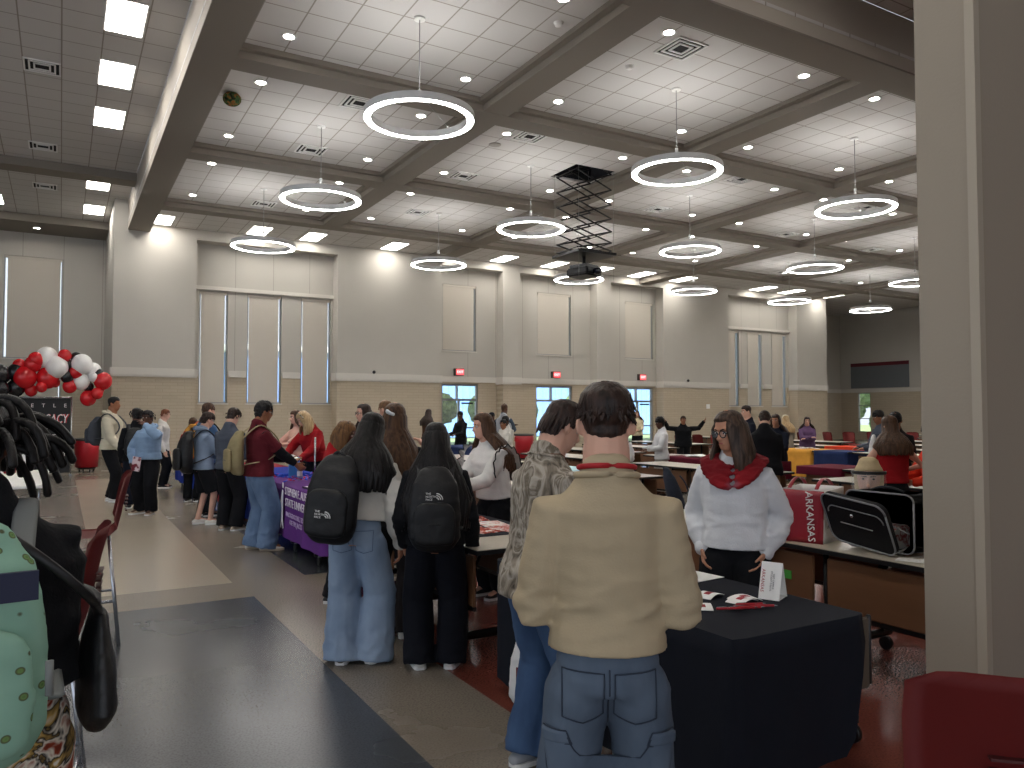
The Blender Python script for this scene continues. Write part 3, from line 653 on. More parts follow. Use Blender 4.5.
        for i,k in enumerate((-1,1)):
            S,E,W=s.S[i],s.E[i],s.W[i]; inn=s.M@V((k*.045*H,-.003*H,.776*H)); e=ease*.45
            if sleeve=='long':
                r=[.034*H+e,(.036*H)+e,(sl*H)+e,(sl*.95*H)+e*1.2+puff*.4,(sl*.86*H)+e+puff,(.0235*H)+e*.5+bell]
                pts=[inn,S,S.lerp(E,.55),E,E.lerp(W,.55),W+(E-W).normalized()*.012*H]
                chain(bm,pts,r,side=V((0,1,0)),cap=(True,False),n=14)
            elif sleeve=='short':
                chain(bm,[inn,S,S.lerp(E,.78)],[.034*H+e,.036*H+e,.036*H+e*1.6],side=V((0,1,0)),cap=(True,False))
            elif sleeve=='elbow':
                chain(bm,[inn,S,S.lerp(E,.6),E.lerp(W,.12)],[.034*H+e,.037*H+e,.038*H+e,.035*H+e],side=V((0,1,0)),cap=(True,False))
            else: chain(bm,[inn,S.lerp(inn,.25)],[.030*H,.033*H+e*.5],side=V((0,1,0)))
        me=remesh(bm,vox or s.vox,2)
        el=s.E
        def k(p):
            z=p.z/H; a=(.6+.9*max(0,1-abs(z-hem-.07)/.07))*min(1,max(.25,(z-hem)/.04)); 
            for e in el: a+=1.0*max(0,1-(p-e).length/.14)
            return a
        crumple(me,amp,(5,5,13),len(bpy.data.objects)%17,k)
        s.topo=obj(name,me,m,s.root,True)
        if cuff and sleeve=='long':
            for i in (0,1):
                E,W=s.E[i],s.W[i]; d=(W-E).normalized(); b=NB(); chain(b,[W-d*.028*H,W-d*.002*H],[.023*H+ease*.45]*2,n=14); obj('cuff',b,m,s.root,True)
        return s.topo
    def bottom(s,m,kind='straight',name='trousers',r=(.060,.046,.040),hem=.035,ease=.01,amp=.008,top=.56,vox=None):
        H=s.H; bm=NB()
        s.tors(bm,[(.475,.090,.056,.074),(.50,.096,.058,.078),(.53,.095,.058,.074),(top,.088,.055,.062)],ease*.6)
        if kind=='skirt':
            s_=[]
            for z,k in ((.52,1),(.42,1.12),(.30,1.3),(hem,1.55)): s_.append((V((0,0,z*H)),V((.098*H*k,0,0)),V((0,.075*H*k,0))))
            loft(bm,s_[::-1],28)
        else:
            for i,k in enumerate((-1,1)):
                a,fd=s.F[i]; h=s.hipj[i]-V((0,0,.035*H)); K=s.K[i]; A=V((a.x,a.y,hem*H+a.z-.042*H)); e=ease
                if kind=='shorts': 
                    chain(bm,[h,h.lerp(K,.5),h.lerp(K,.9)],[r[0]*H+e,(r[0]*.98)*H+e,r[0]*.98*H+e*1.4],n=16,cap=(True,False))
                else:
                    chain(bm,[h,h.lerp(K,.5),K,K.lerp(A,.5),A],[r[0]*H+e,(r[0]*.55+r[1]*.45)*H+e,r[1]*H+e,(r[1]+r[2])/2*H+e,r[2]*H+e],n=16,cap=(True,False))
        me=remesh(bm,vox or s.vox,2)
        def kk(p):
            z=p.z/H; return .5+1.4*max(0,1-abs(z-.08)/.1)+.6*max(0,1-abs(z-.28)/.08)
        crumple(me,amp,(7,7,9) if kind!='skirt' else (16,16,1.5),len(bpy.data.objects)%13,kk)
        s.boto=obj(name,me,m,s.root,True); return s.boto
    def shoes(s,m,sole=WHT,name='shoe',big=1.0):
        H=s.H
        for i,k in enumerate((-1,1)):
            a,fd=s.F[i]; g=a.z-.042*H; sd=V((fd.y,-fd.x,0)); o=V((a.x,a.y,g)); b=NB(); n=14
            def sec(t,z0,z1,w): return (o+fd*t*H+V((0,0,(z0+z1)/2)),sd*w*H,V((0,0,(z1-z0)/2)))
            loft(b,[sec(-.035,.014,.058*big,.020),sec(-.015,.012,.075*big,.026),sec(.02,.012,.075*big,.027),sec(.055,.012,.060*big,.029),sec(.088,.012,.042*big,.029),sec(.108,.012,.030,.020)],n)
            sh=obj(name,b,m,s.root,True); b=NB()
            pts=[(-.042,.014),(-.03,.024),(0,.028),(.045,.031),(.085,.033),(.112,.022),(.118,.006)]
            L1=[o+fd*t*H+sd*w*H for t,w in pts]+[o+fd*t*H-sd*w*H for t,w in pts[::-1]]
            lo=[b.verts.new((p.x,p.y,g+.002)) for p in L1]; hi=[b.verts.new((p.x,p.y,g+.024*big)) for p in L1]
            b.faces.new(lo[::-1]); b.faces.new(hi)
            for q in range(len(lo)): b.faces.new((lo[q],lo[(q+1)%len(lo)],hi[(q+1)%len(lo)],hi[q]))
            obj('sole',b,sole,sh)
    def bvh(s,o):
        bm=bmesh.new(); bm.from_mesh(o.data); t=BVHTree.FromBMesh(bm); bm.free(); return t
    def patch(s,o,name,m,c,d,w,h,off=.004,n=8,rnd=True,th=.003,point=0,seam=None):
        """a patch of cloth laid onto garment o: centre c, look direction d (from outside in), width w, height h"""
        t=s.bvh(o); d=V(d).normalized(); x=V((0,0,1)).cross(d).normalized(); y=d.cross(x)*-1
        if y.z<0: y=-y
        b=NB(); g=[]
        for j in range(n+1):
            row=[]
            for i in range(n+1):
                u,v=i/n-.5,j/n-.5
                vv=v - (point*(.5-abs(u))*(1 if v<0 else 0)*(-v*2)) 
                p=V(c)+x*u*w+y*vv*h-d*.4; hit,nr,_,_=t.ray_cast(p,d)
                if hit is None: hit=V(c)+x*u*w+y*vv*h
                row.append(b.verts.new(hit-d*(off if 0<i<n and 0<j<n else off*.2)))
            g.append(row)
        for j in range(n):
            for i in range(n): b.faces.new((g[j][i],g[j][i+1],g[j+1][i+1],g[j+1][i])).smooth=True
        o2=obj(name,b,m,s.root)
        if seam:
            e_=[g[j][i].co.copy() if 0 else None for i in ()]
            me=o2.data; idx=lambda j,i:j*(n+1)+i
            loop=[idx(0,i) for i in range(n+1)]+[idx(j,n) for j in range(1,n+1)]+[idx(n,i) for i in range(n-1,-1,-1)]+[idx(j,0) for j in range(n-1,-1,-1)]
            bb=NB(); tube(bb,[me.vertices[q].co-d*.003 for q in loop],.0022,5); obj('seam',bb,seam,o2)
        return o2
def fit(text_obj): pass
def backpack(P,label,m,w=.32,h=.46,d=.16,z=.60,strap=None,pocket=None,tilt=0,logo=None,group=None,xo=0,yo=0,detail=True,one=False):
    """worn on P's back; top-level thing of its own"""
    H=P.H; W=P.root.matrix_basis.copy(); e=empty('backpack',P.root.location,P.root.rotation_euler.z,label,'backpack',group); sm=strap or m
    q=P.M.to_3x3(); back=.092*H*P.fat+.02+yo
    b=NB(); secs=[]
    for t,kw,kd in ((0,.86,.8),(.1,1,1),(.35,1.02,1.08),(.6,.98,1.0),(.82,.86,.8),(.97,.6,.55)):
        c=P.M@V((xo,-back-d/2*kd,z*H-h*.5+h*t-tilt*t)); secs.append((c,q@V((w/2*kw,0,0)),q@V((0,d/2*kd,0))))
    loft(b,secs,24); me=remesh(b,.012,1); crumple(me,.008,(7,7,9),int(h*100)); body=obj('bag_body',me,m,e,True)
    b=NB(); secs=[]
    for t,kw in ((.06,.78),(.25,.84),(.45,.80),(.52,.7)):
        c=P.M@V((xo,-back-d*1.02,z*H-h*.5+h*t)); secs.append((c,q@V((w/2*kw,0,0)),q@V((0,d*.22,0))))
    loft(b,secs,18); me=remesh(b,.012,2); crumple(me,.006,(8,8,10),3); obj('front_pocket',me,pocket or m,e,True)
    b=NB(); chain(b,bez(P.M@V((xo-.04,-back-d*.35,z*H+h*.47)),P.M@V((xo,-back-d*.3,z*H+h*.60)),P.M@V((xo+.04,-back-d*.35,z*H+h*.47)),7),[(.012,.006)]*7,n=8); obj('top_handle',b,sm,e,True)
    for i,k in enumerate((-1,1)):
        if one and k!=one: continue
        b=NB(); x=k*.066*H
        pts=[(x*.8,-back-.02,.76*H),(x,-.05*H,.812*H+.030),(x*1.05,.01*H,.818*H+.026),(x*1.1,.072*H*P.fat+.028,.755*H),(x*1.2,.082*H*P.fat+.022,.68*H),(x*1.5,.03*H,.615*H),(x*1.4,-back-.02,z*H-h*.32)]
        P2=[P.M@V(p) for p in pts]
        fine=[]
        for u in range(len(P2)-1):
            a=P2[max(u-1,0)];b0=P2[u];c0=P2[u+1];d0=P2[min(u+2,len(P2)-1)]
            for t in (0,.33,.66): fine.append(.5*((2*b0)+(c0-a)*t+(2*a-5*b0+4*c0-d0)*t*t+(3*b0-a-3*c0+d0)*t**3))
        fine.append(P2[-1]); chain(b,fine,[(.026,.007)]*len(fine),side=q@V((1,0,0)),n=8); obj('strap',b,sm,e,True)
    if detail:
        b=NB()
        for tt,kk in ((.56,.86),(.3,.7)):
            c=P.M@V((xo,-back-d*(1.03 if tt>.5 else 1.27),z*H-h*.5+h*tt)); chain(b,bez(c-q@V((w*.36*kk,-.02,0.02)),c+q@V((0,-.012,.02)),c+q@V((w*.36*kk,.02,-.02)),9),[.004]*9,n=6)
        obj('zip',b,mat('zip_black',(12,12,13),rough=.5),e)
    if logo:
        Z=z*H-h*.5+h*logo[0]; X=xo+logo[1]; c=P.M@V((X,-back-d*1.30-.004,Z)); M_=Matrix.Translation(c)@q.to_4x4()@frame((0,0,0),(1,0,0),(0,0,1))
        lm=mat('logo_white',(225,225,225),rough=.6)
        text('logo_lettering','THE\nNORTH\nFACE',.017,lm,e,M_@Matrix.Translation((-.03,0,0)),align='LEFT')
        b=NB()
        for r0 in (.012,.024,.036):
            pts=[(.03+ .012-r0*math.cos(a),-.018+r0*math.sin(a),.001) for a in [PI/2*u/8 for u in range(9)]]
            tube(b,[(-p[0]+.075,p[1],p[2]) for p in pts],.0035,5)
        b.transform(M_); obj('logo_dome',b,lm,e)
    return e
# ---------------------------------------------------------------- garment materials
def denim(name,c1,c2): return ramp_tex(name,[(.25,c1),(.75,c2)],4.5,rough=.9,detail=9,stretch=(1.2,1.2,.5),bump=.12)
DEN_GREY=denim('denim_grey_blue',(70,82,98),(104,118,136)); DEN_LT=denim('denim_light',(112,132,158),(158,176,198)); DEN_MID=denim('denim_mid',(70,92,122),(122,146,178)); DEN_DK=denim('denim_dark',(46,66,98),(80,108,146))
KH=cloth('beige_fleece',(178,162,134),bump=.12,bscale=160,var=.03); BLKC=cloth('black_cotton',(20,21,25),var=.15); NVB=cloth('black_nylon',(17,18,21),rough=.55,spec=.4,bump=.3,bscale=30)
WHK=cloth('white_knit',(222,224,228),bump=.3,bscale=260,stretch=(1,1,.3)); RED=cloth('red_cotton',(160,28,34)); DRED=cloth('dark_red_cotton',(150,26,34)); MAR=cloth('maroon_jersey',(92,30,38)); BLU=cloth('pale_blue_fleece',(134,160,190)); GRYH=cloth('grey_blue_fleece',(128,144,166))
DGRY=cloth('charcoal_fleece',(74,80,92)); CRM=cloth('cream_fleece',(204,196,174)); OFFW=cloth('off_white_fleece',(206,202,194)); PEACH=cloth('peach_blouse',(222,178,160)); DBLU=cloth('blue_jacket',(70,100,136)); ORG=cloth('orange_sweater',(232,66,40)); PURP=cloth('purple_hoodie',(108,82,118))
NAVY=cloth('navy_cotton',(28,32,44)); KHK=cloth('khaki_cotton',(140,118,88)); GSK=cloth('grey_skirt',(150,146,140)); BRN=cloth('brown_cotton',(92,66,52)); VEST=cloth('grey_vest',(170,174,180)); ORH=cloth('orange_cloth',(230,110,60))
CAMO=ramp_tex('camo_print',[(.30,(64,58,50)),(.42,(140,130,116)),(.5,(176,168,156)),(.58,(104,94,80)),(.7,(190,182,170))],9,distort=1.2,stretch=(1.6,1.6,.7))
PATT=ramp_tex('patterned_leggings',[(.30,(24,22,26)),(.40,(150,62,38)),(.47,(230,222,206)),(.52,(26,24,28)),(.60,(196,160,90)),(.68,(232,226,212)),(.80,(140,52,34))],6.5,distort=2.6,detail=3)
SHW=mat('white_leather',(222,220,214),rough=.5); SHB=mat('black_shoe',(24,24,26),rough=.5); SHT=mat('tan_shoe',(176,160,140),rough=.7); SHG=mat('grey_shoe',(150,154,160),rough=.6)
LENS=mat('lens_glass',(230,235,240),rough=.03,alpha=.15)
def glasses(P,m=BLK,round_=True):
    b=NB(); hp=P.hp; hh=P.hh; l=NB()
    for k in (-1,1):
        pts=[hp((k*(.145+.11*math.cos(a)),.425-.02*abs(math.cos(a)),.485+.095*math.sin(a))) for a in [2*PI*i/16 for i in range(17)]]
        tube(b,pts,.0028,6); tube(b,[hp((k*.25,.41,.50)),hp((k*.33,.25,.51)),hp((k*.355,-.02,.47))],.0025,6)
        v=[l.verts.new(p) for p in pts[:-1]]; l.faces.new(v)
    tube(b,[hp((-.035,.435,.50)),hp((.035,.435,.50))],.0025,6)
    g=obj('glasses',b,m,P.root,True); obj('lens',l,LENS,g)
def collar(P,m,z=.838,r=1.0,name='collar',th=.008,rx=.058,ry=.050):
    b=NB(); H=P.H; pts=[P.M@V((rx*H*r*math.cos(a),-.013*H+ry*H*r*math.sin(a),z*H+.006*H*math.sin(a)*-1)) for a in [2*PI*i/20 for i in range(21)]]
    for p,q in zip(pts,pts[1:]): pass
    n=8; rs=[]
    tube(b,pts,th,8); return obj(name,b,m,P.root,True)
def hood(P,m):
    b=NB(); H=P.H
    pts=[P.M@V((.062*H*math.cos(a),-.018*H+.062*H*math.sin(a),.845*H-.012*H*math.sin(a))) for a in [PI*(-.15+1.3*i/14)+PI for i in range(15)]]
    chain(b,pts,[(.012+.014*math.sin(PI*i/14),.02+.012*math.sin(PI*i/14)) for i in range(15)],n=10); obj('hood',b,m,P.root,True)
# ============================================================ FOREGROUND
# man in the beige sweatshirt
SEAM=cloth('denim_seam',(58,66,80))
P=Person('man seen from behind in a beige sweatshirt and grey jeans',1.40,1.85,56,H=1.68,skin='l',sh=.96,head=(0,4,0),
  hands=[(-.12,.15,.61),(.12,.15,.61)],poles=[(-.12,-1,-.6),(.12,-1,-.6)],fat=.90,vox=.01,detail=True,feet=[(-.07,0,8),(.07,0,-8)])
P.top(KH,ease=.020,hem=.545,amp=.011,sl=.036,puff=.004,vox=.009,cuff=False)
collar(P,KH,z=.842,r=.92,name='neckband',th=.010); collar(P,mat('lanyard_red',(168,26,34),rough=.7),z=.856,r=.84,name='lanyard',th=.008)
P.bottom(DEN_GREY,name='jeans',r=(.052,.050,.049),ease=.008,amp=.011,vox=.01)
for k in (-1,1):
    P.patch(P.boto,'back_pocket',DEN_GREY,(k*.074,-.1,.478*P.H),(0,1,0),.118,.135,off=.008,point=.25,seam=SEAM)
    P.patch(P.boto,'side_pocket',DEN_GREY,(k*.125,-.03,.355*P.H),(-k,.5,0),.07,.15,off=.012,seam=SEAM); P.patch(P.boto,'pocket_flap',DEN_GREY,(k*.125,-.03,.40*P.H),(-k,.5,0),.075,.04,off=.018,seam=SEAM)
t_=P.bvh(P.boto); b=NB(); pts=[]
for q in range(9):
    z=(.525-.014*q)*P.H; h_=t_.ray_cast(V((0,-.6,z)),V((0,1,0)))[0]
    if h_: pts.append(h_+V((0,-.002,0)))
tube(b,pts,.0022,5); obj('centre_seam',b,SEAM,P.root)
P.shoes(SHW); P.hair('fade','dark',vol=1.25,front=.64)
# boy in camouflage shirt
P=Person('boy with shaggy dark hair in a grey camouflage shirt, looking down',1.885,2.99,2,H=1.66,skin='l',lean=6,head=(-10,24,0),
  hands=[(-.08,.20,.60),(.10,.2,.58)],fat=1.02,vox=.01,detail=True,feet=[(-.05,-.02,8),(.05,.02,-8)])
P.top(CAMO,'shirt','long',ease=.030,hem=.46,amp=.012,vox=.010,cuff=False); collar(P,CAMO,z=.842,r=.92,th=.007,name='neckband')
b=NB(); H=P.H; tube(b,[P.M@V((.052*H*math.cos(a),-.0*H+.056*H*math.sin(a),(.852+.004*math.sin(a)-.03*max(0,math.sin(a)))*H)) for a in [2*PI*i/20 for i in range(21)]],.0022,6); obj('necklace',b,mat('copper_chain',(130,84,58),rough=.4,metal=.5),P.root)
P.bottom(DEN_DK,name='jeans',r=(.058,.048,.046),amp=.012,vox=.011); P.shoes(SHG); P.face(); P.hair('fringe','dark',vol=1.5)
# woman in white sweater
P=Person('dark-haired woman in a white sweater, red scarf and glasses',3.27,3.14,214,H=1.605,skin='m',lean=2,head=(-34,12,3),
  hands=[(-.100,.012,.515),(.108,.012,.515)],poles=[(-.5,-1,-.1),(.5,-1,-.1)],fat=1.0,sh=.97,vox=.010,detail=True)
P.top(WHK,'sweater','long',ease=.022,hem=.53,amp=.010,sl=.042,puff=.010,vox=.010,flare=.03); P.bottom(BLKC,r=(.066,.05,.045)); P.shoes(SHB); P.face(brow=HAIR['dark']); glasses(P)
P.hair('bob','streak',L=.10,vol=1.15,front=.66)
b=NB(); H=P.H
for q in range(4):
    pts=[]
    for i in range(25):
        a=2*PI*i/24; s_=math.sin(a); rx=.064+.013*q; dz=-.03-.017*q if s_>0 else .012-.004*q
        pts.append(P.M@V((rx*H*math.cos(a),-.004*H+(rx*(.95 if s_<0 else 1.1))*H*s_,(.842+dz*abs(s_)**1.5-.004*q)*H)))
    chain(b,pts,[(.021,.017)]*25,n=10)
me=remesh(b,.007,1); crumple(me,.010,(14,14,30),3); SCF=ramp_tex('red_scarf',[(.40,(112,18,26)),(.56,(136,24,32)),(.62,(104,112,130)),(.70,(110,118,136)),(.76,(120,20,28))],3.2,detail=2)
obj('scarf',me,SCF,P.root,True)
# woman in ruffled blouse
P=Person('smiling woman in a white blouse with black-edged ruffles',3.30,5.97,190,H=1.6,skin='l',lean=10,head=(-18,4,0),
  hands=[(-.02,.26,.60),(.04,.26,.56)],poles=[(-.9,-.5,-.4),(.9,-.4,-.8)],fat=1.15,vox=.010,detail=True)
P.top(cloth('white_blouse',(226,224,220)),'blouse',ease=.016,hem=.54,amp=.007,vox=.010); P.bottom(BLKC,r=(.064,.05,.045)); P.shoes(SHB); P.face(); P.hair('long','brown',L=.20,vol=1.0,front=.64)
for k in (-1,1):
    b=NB(); H=P.H; n=26; r0=[];r1=[];r2=[]
    for i in range(n):
        t=i/(n-1); a=-.35+t*(PI+.5); w=.012*math.sin(i*1.9)
        base=P.M@V((k*(.118+.012*math.sin(PI*t))*H,math.cos(a)*.085*H,(.665+.155*math.sin(PI*t))*H))
        out=P.M.to_3x3()@V((k*1.0,math.cos(a)*.3,.25)).normalized()
        r0.append(base); r1.append(base+out*(.052+w)+V((0,w,w))); r2.append(base+out*(.060+w)+V((0,w,w-.003)))
    A=[b.verts.new(p) for p in r0];B_=[b.verts.new(p) for p in r1]
    for i in range(n-1): b.faces.new((A[i],A[i+1],B_[i+1],B_[i])).smooth=True
    bmesh.ops.solidify(b,geom=b.faces[:],thickness=.003)
    rf=obj('ruffle',b,MC['white_blouse'],P.root); b=NB(); tube(b,r1,.0055,6); obj('ruffle_edging',b,BLKC,rf)
b=NB(); tube(b,[P.hp((.36,.0,.33)),P.hp((.37,.0,.22))],.002); 
for q in range(7): ball(b,P.hp((.375,.0,.24-.045*q)),.008,(.8,.8,1.4),8)
for q in range(7): ball(b,P.hp((-.375,.0,.24-.045*q)),.008,(.8,.8,1.4),8)
obj('tassel_earring',b,mat('coral_beads',(226,150,140),rough=.5),P.root)
# dread-locked woman at the left
P=Person('woman with dark dreadlocks, black top and patterned leggings at the left edge',-.18,2.26,96,H=1.64,skin='d',lean=5,head=(-10,8,0),
  hands=[(-.07,.2,.66),(.07,.2,.66)],poles=[(-.05,-1,-.6),(.05,-1,-.6)],fat=1.32,sh=1.06,vox=.011,feet=[(-.07,0,5),(.07,0,-5)])
P.top(BLKC,'blouse','elbow',ease=.028,hem=.565,amp=.007,vox=.010); P.bottom(PATT,name='leggings',r=(.082,.060,.045),amp=.006); P.shoes(SHB); P.hair('dreads','black',L=.075,vol=1.1,front=.7)
MINT=ramp_tex('mint_print',[(.0,(70,108,60)),(.12,(112,142,84)),(.19,(84,84,62)),(.23,(138,180,160)),(1,(146,186,166))],20,kind='voronoi',stretch=(1,1,1.2))
bp=backpack(P,'mint green backpack with small fruit and leaf print worn by the woman with dreadlocks',MINT,w=.31,h=.47,d=.15,z=.665,strap=mat('grey_webbing',(120,124,124),rough=.8),xo=-.02)
q=P.M.to_3x3(); back=.092*P.H*P.fat+.02
b=NB(); c=P.M@V((.06,-back-.15*1.08,.735*P.H)); box(b,(-.05,-.012,-.03),(.05,.012,.03),mtx=Matrix.Translation(c)@q.to_4x4()); obj('label_patch',b,mat('navy_label',(28,34,62),rough=.7),bp)
text('label_lettering','PACK',.024,mat('label_red',(190,60,60)),bp,Matrix.Translation(c)@q.to_4x4()@frame((0,-.014,0),(1,0,0),(0,0,1))) if 0 else None
b=NB(); c=P.M@V((.13,-back-.15*1.22,.64*P.H)); tube(b,[c,c+V((0,-.005,-.07))],.008,6); obj('zip_pull',b,MC['grey_webbing'],bp)
H=P.H; e=empty('crossbody_bag',P.root.location,P.root.rotation_euler.z,'black leather crossbody bag hanging at the hip of the woman with dreadlocks','bag')
LEA=mat('black_leather',(22,22,24),rough=.45,spec=.5,bump=.2,bscale=60)
hx=.165*H; c=V((hx,-.02,.60*H)); b=NB(); loft(b,[(c+V((-.005,0,-.15)),V((.035,0,0)),V((0,.125,0))),(c+V((0,0,-.12)),V((.045,0,0)),V((0,.14,0))),(c+V((0,0,.0)),V((.04,0,0)),V((0,.11,0))),(c+V((0,0,.11)),V((.018,0,0)),V((0,.07,0)))],20); me=remesh(b,.012,1); crumple(me,.006,(8,8,8),4); obj('bag_body',me,LEA,e,True)
b=NB(); R_=lambda x,y,z: P.M@V((x,y,z))
pts=[(hx,-.05,.655*H),(.145*H,-.125*H,.69*H),(.09*H,-.15*H,.75*H),(.02*H,-.125*H,.81*H),(-.045*H,-.05*H,.845*H),(-.06*H,.06*H,.82*H),(.04*H,.15*H,.74*H),(hx,.06*H,.69*H),(hx,.04,.655*H)]
fine=[]
for u in range(len(pts)-1):
    a,b0,c0,d0=[V(pts[max(0,min(len(pts)-1,u+o))]) for o in (-1,0,1,2)]
    for t in (0,.25,.5,.75): fine.append(P.M@(.5*((2*b0)+(c0-a)*t+(2*a-5*b0+4*c0-d0)*t*t+(3*b0-a-3*c0+d0)*t**3)))
chain(b,fine,[(.011,.004)]*len(fine),n=8); obj('strap',b,LEA,e,True); b=NB(); ball(b,P.M@V((.10*H,-.148*H,.74*H)),.009,(1,.5,1.3),8); ball(b,V((hx+.03,-.02,.59*H)),.0001,seg=4) if 0 else None; obj('buckle',b,CHR,e)
# ---- girl in jeans
P=Person('girl in an off-white sweatshirt and wide light blue jeans, back turned',1.66,4.82,52,H=1.60,skin='m',lean=4,lat=5,head=(-8,14,6),
  hands=[(-.10,.12,.56),(.165,.04,.47)],poles=[None,(.8,-1,.1)],fat=1.0,vox=.010,feet=[(-.06,.0,10),(.06,.03,-16)],detail=True)
P.top(OFFW,ease=.028,hem=.575,amp=.012,sl=.044,puff=.012,vox=.01); P.bottom(DEN_LT,name='wide_jeans',r=(.060,.060,.074),hem=.012,ease=.008,amp=.010,vox=.01); P.shoes(mat('taupe_shoe',(96,88,80),rough=.6)); P.hair('long','black',L=.21,vol=1.02)
for k in (-1,1): P.patch(P.boto,'back_pocket',DEN_LT,(k*.072,-.1,.495*P.H),(0,1,0),.115,.125,point=.25,off=.006,seam=cloth('light_seam',(92,108,132)))
backpack(P,'black backpack slung on the left shoulder of the girl in light jeans',NVB,w=.33,h=.50,d=.17,z=.665,xo=-.10,one=-1,tilt=.02,logo=(.28,-.02))
# ---- girl in black with long brown hair and clip
P=Person('girl with long brown hair, a white hair clip and black flared trousers',2.09,5.28,62,H=1.66,skin='l',head=(-12,2,0),
  hands=[(-.12,.14,.58),(.135,.10,.80)],poles=[None,(1,-.2,-.9)],vox=.010,detail=True,feet=[(-.05,0,20),(.05,-.02,0)])
P.top(BLKC,'cropped_sweater',ease=.014,hem=.60,amp=.007); P.bottom(cloth('black_brown_twill',(34,30,30)),name='flared_trousers',r=(.058,.044,.062),hem=.02,ease=.006,top=.585); P.shoes(SHW); P.hair('long','brown',L=.29,vol=1.0)
b=NB(); P.tors(b,[(.575,.092,.055,.06),(.60,.09,.055,.06)],.010); obj('shirt_hem',b,OFFW,P.root,True)
b=NB(); chain(b,[P.hp((-.12,-.50,.72)),P.hp((.0,-.53,.66)),P.hp((.10,-.50,.62))],[(.012,.02)]*3,n=8); obj('hair_clip',b,mat('clip_white',(210,214,216),rough=.3),P.root,True)
# ---- girl in black with backpack
P=Person('girl all in black with long black hair and a backpack, back turned',2.06,4.50,64,H=1.53,skin='m',lean=2,head=(0,10,0),
  hands=[(-.13,.05,.50),(.155,.05,.475)],fat=1.02,vox=.010,detail=True,feet=[(-.065,0,12),(.065,0,-12)])
P.top(BLKC,'sweater',ease=.022,hem=.50,amp=.010,vox=.010); P.bottom(cloth('black_trousers',(18,20,28)),r=(.066,.060,.060),hem=.018,ease=.006); P.shoes(SHW); P.hair('long','black',L=.33,vol=1.1)
backpack(P,'black backpack with small white logo on the back of the all-black dressed girl',NVB,w=.31,h=.45,d=.15,z=.665,logo=(.66,-.02))
# ---- braids
P=Person('girl with long light brown braids in a red top beside the purple table',2.02,6.50,-22,H=1.53,skin='d',head=(10,22,0),lean=4,hands=[(-.06,.2,.6),(.08,.2,.58)],vox=.012,detail=True)
P.top(RED,ease=.018,hem=.50); P.bottom(BLKC,r=(.055,.045,.045)); P.shoes(SHB); P.face(); P.hair('braids','braid',L=.26)
# ---- glasses woman, short-haired man behind
P=Person('woman with thin glasses and long dark hair behind the tables, facing left',3.35,9.45,196,H=1.70,skin='l',head=(-16,6,0),vox=.012,detail=True,hands=[(-.1,.18,.6),(.1,.18,.6)])
P.top(cloth('plum_blouse',(90,58,68)),'blouse'); P.bottom(BLKC); P.shoes(SHB); P.face(); glasses(P); P.hair('long','dark',L=.16,front=.66)
P=Person('short light-brown-haired man standing behind the long-haired girls',3.75,9.7,120,H=1.755,skin='l',head=(0,14,0),vox=.012); P.top(NAVY); P.bottom(BLKC); P.shoes(SHB); P.hair('short','light')
# ---- maroon
P=Person('curly-haired boy in a maroon shirt over black sleeves and baggy jeans',2.02,9.32,4,H=1.72,skin='t',head=(0,10,0),hands=[(-.03,.20,.60),(.06,.23,.57)],poles=[None,(.8,-.6,-.9)],fat=1.1,vox=.010,detail=True,feet=[(-.06,-.03,10),(.06,.03,-14)])
P.top(BLKC,'undershirt',ease=.004,hem=.6,cuff=False); P.top(MAR,'tee_shirt','short',ease=.028,hem=.50,amp=.010,vox=.01); P.bottom(DEN_MID,name='baggy_jeans',r=(.070,.062,.060),hem=.02,ease=.010,amp=.014,vox=.01); P.shoes(SHW,sole=SHT); P.face(); glasses(P); P.hair('curly','black',vol=.8,front=.66)
backpack(P,'olive khaki backpack worn by the boy in the maroon shirt',cloth('olive_canvas',(142,130,98)),w=.33,h=.44,d=.17,z=.665,strap=cloth('olive_strap',(160,148,116)))
P=Person('dark-haired boy in a charcoal sweatshirt, back turned',2.0,11.05,42,H=1.66,skin='l',head=(-6,22,0),hands=[(-.08,.17,.6),(.08,.17,.6)],fat=1.05,vox=.012,feet=[(-.06,0,10),(.06,0,-10)])
P.top(DGRY,ease=.026,hem=.50,amp=.01); P.bottom(BLKC,r=(.062,.052,.050)); P.shoes(SHT); P.hair('short','dark',vol=1.4)
P=Person('boy in a grey-blue hoodie, black shorts and white trainers',1.78,11.8,10,H=1.60,skin='l',head=(0,16,0),hands=[(-.05,.2,.6),(.06,.22,.57)],poles=[None,(.8,-.8,-.8)],vox=.012,detail=True,feet=[(-.06,-.03,10),(.06,.04,-12)])
P.top(GRYH,'hoodie',ease=.026,hem=.49); hood(P,GRYH); P.bottom(BLKC,'shorts',name='shorts',r=(.064,.055,.05),ease=.008); P.shoes(SHW,big=1.1); P.face(); P.hair('fringe','dark',vol=1.1)
backpack(P,'large black backpack worn by the boy in the grey-blue hoodie and shorts',NVB,w=.34,h=.52,d=.2,z=.655)
P=Person('short-haired man in a blue jacket and black trousers behind the boy in shorts',1.95,12.75,20,H=1.74,skin='l',head=(-5,6,0),hands=[(-.07,.2,.6),(.07,.2,.6)],vox=.013)
P.top(DBLU,'jacket',ease=.03); P.bottom(BLKC); P.shoes(SHB); P.hair('short','brown',vol=1.0)
backpack(P,'black, orange and yellow backpack worn by the man in the blue jacket',ramp_tex('striped_pack',[(.42,(24,24,28)),(.5,(210,150,60)),(.56,(190,60,50)),(.62,(24,24,28))],3,distort=1,stretch=(1,1,.4)),w=.32,h=.46,d=.18,z=.67)
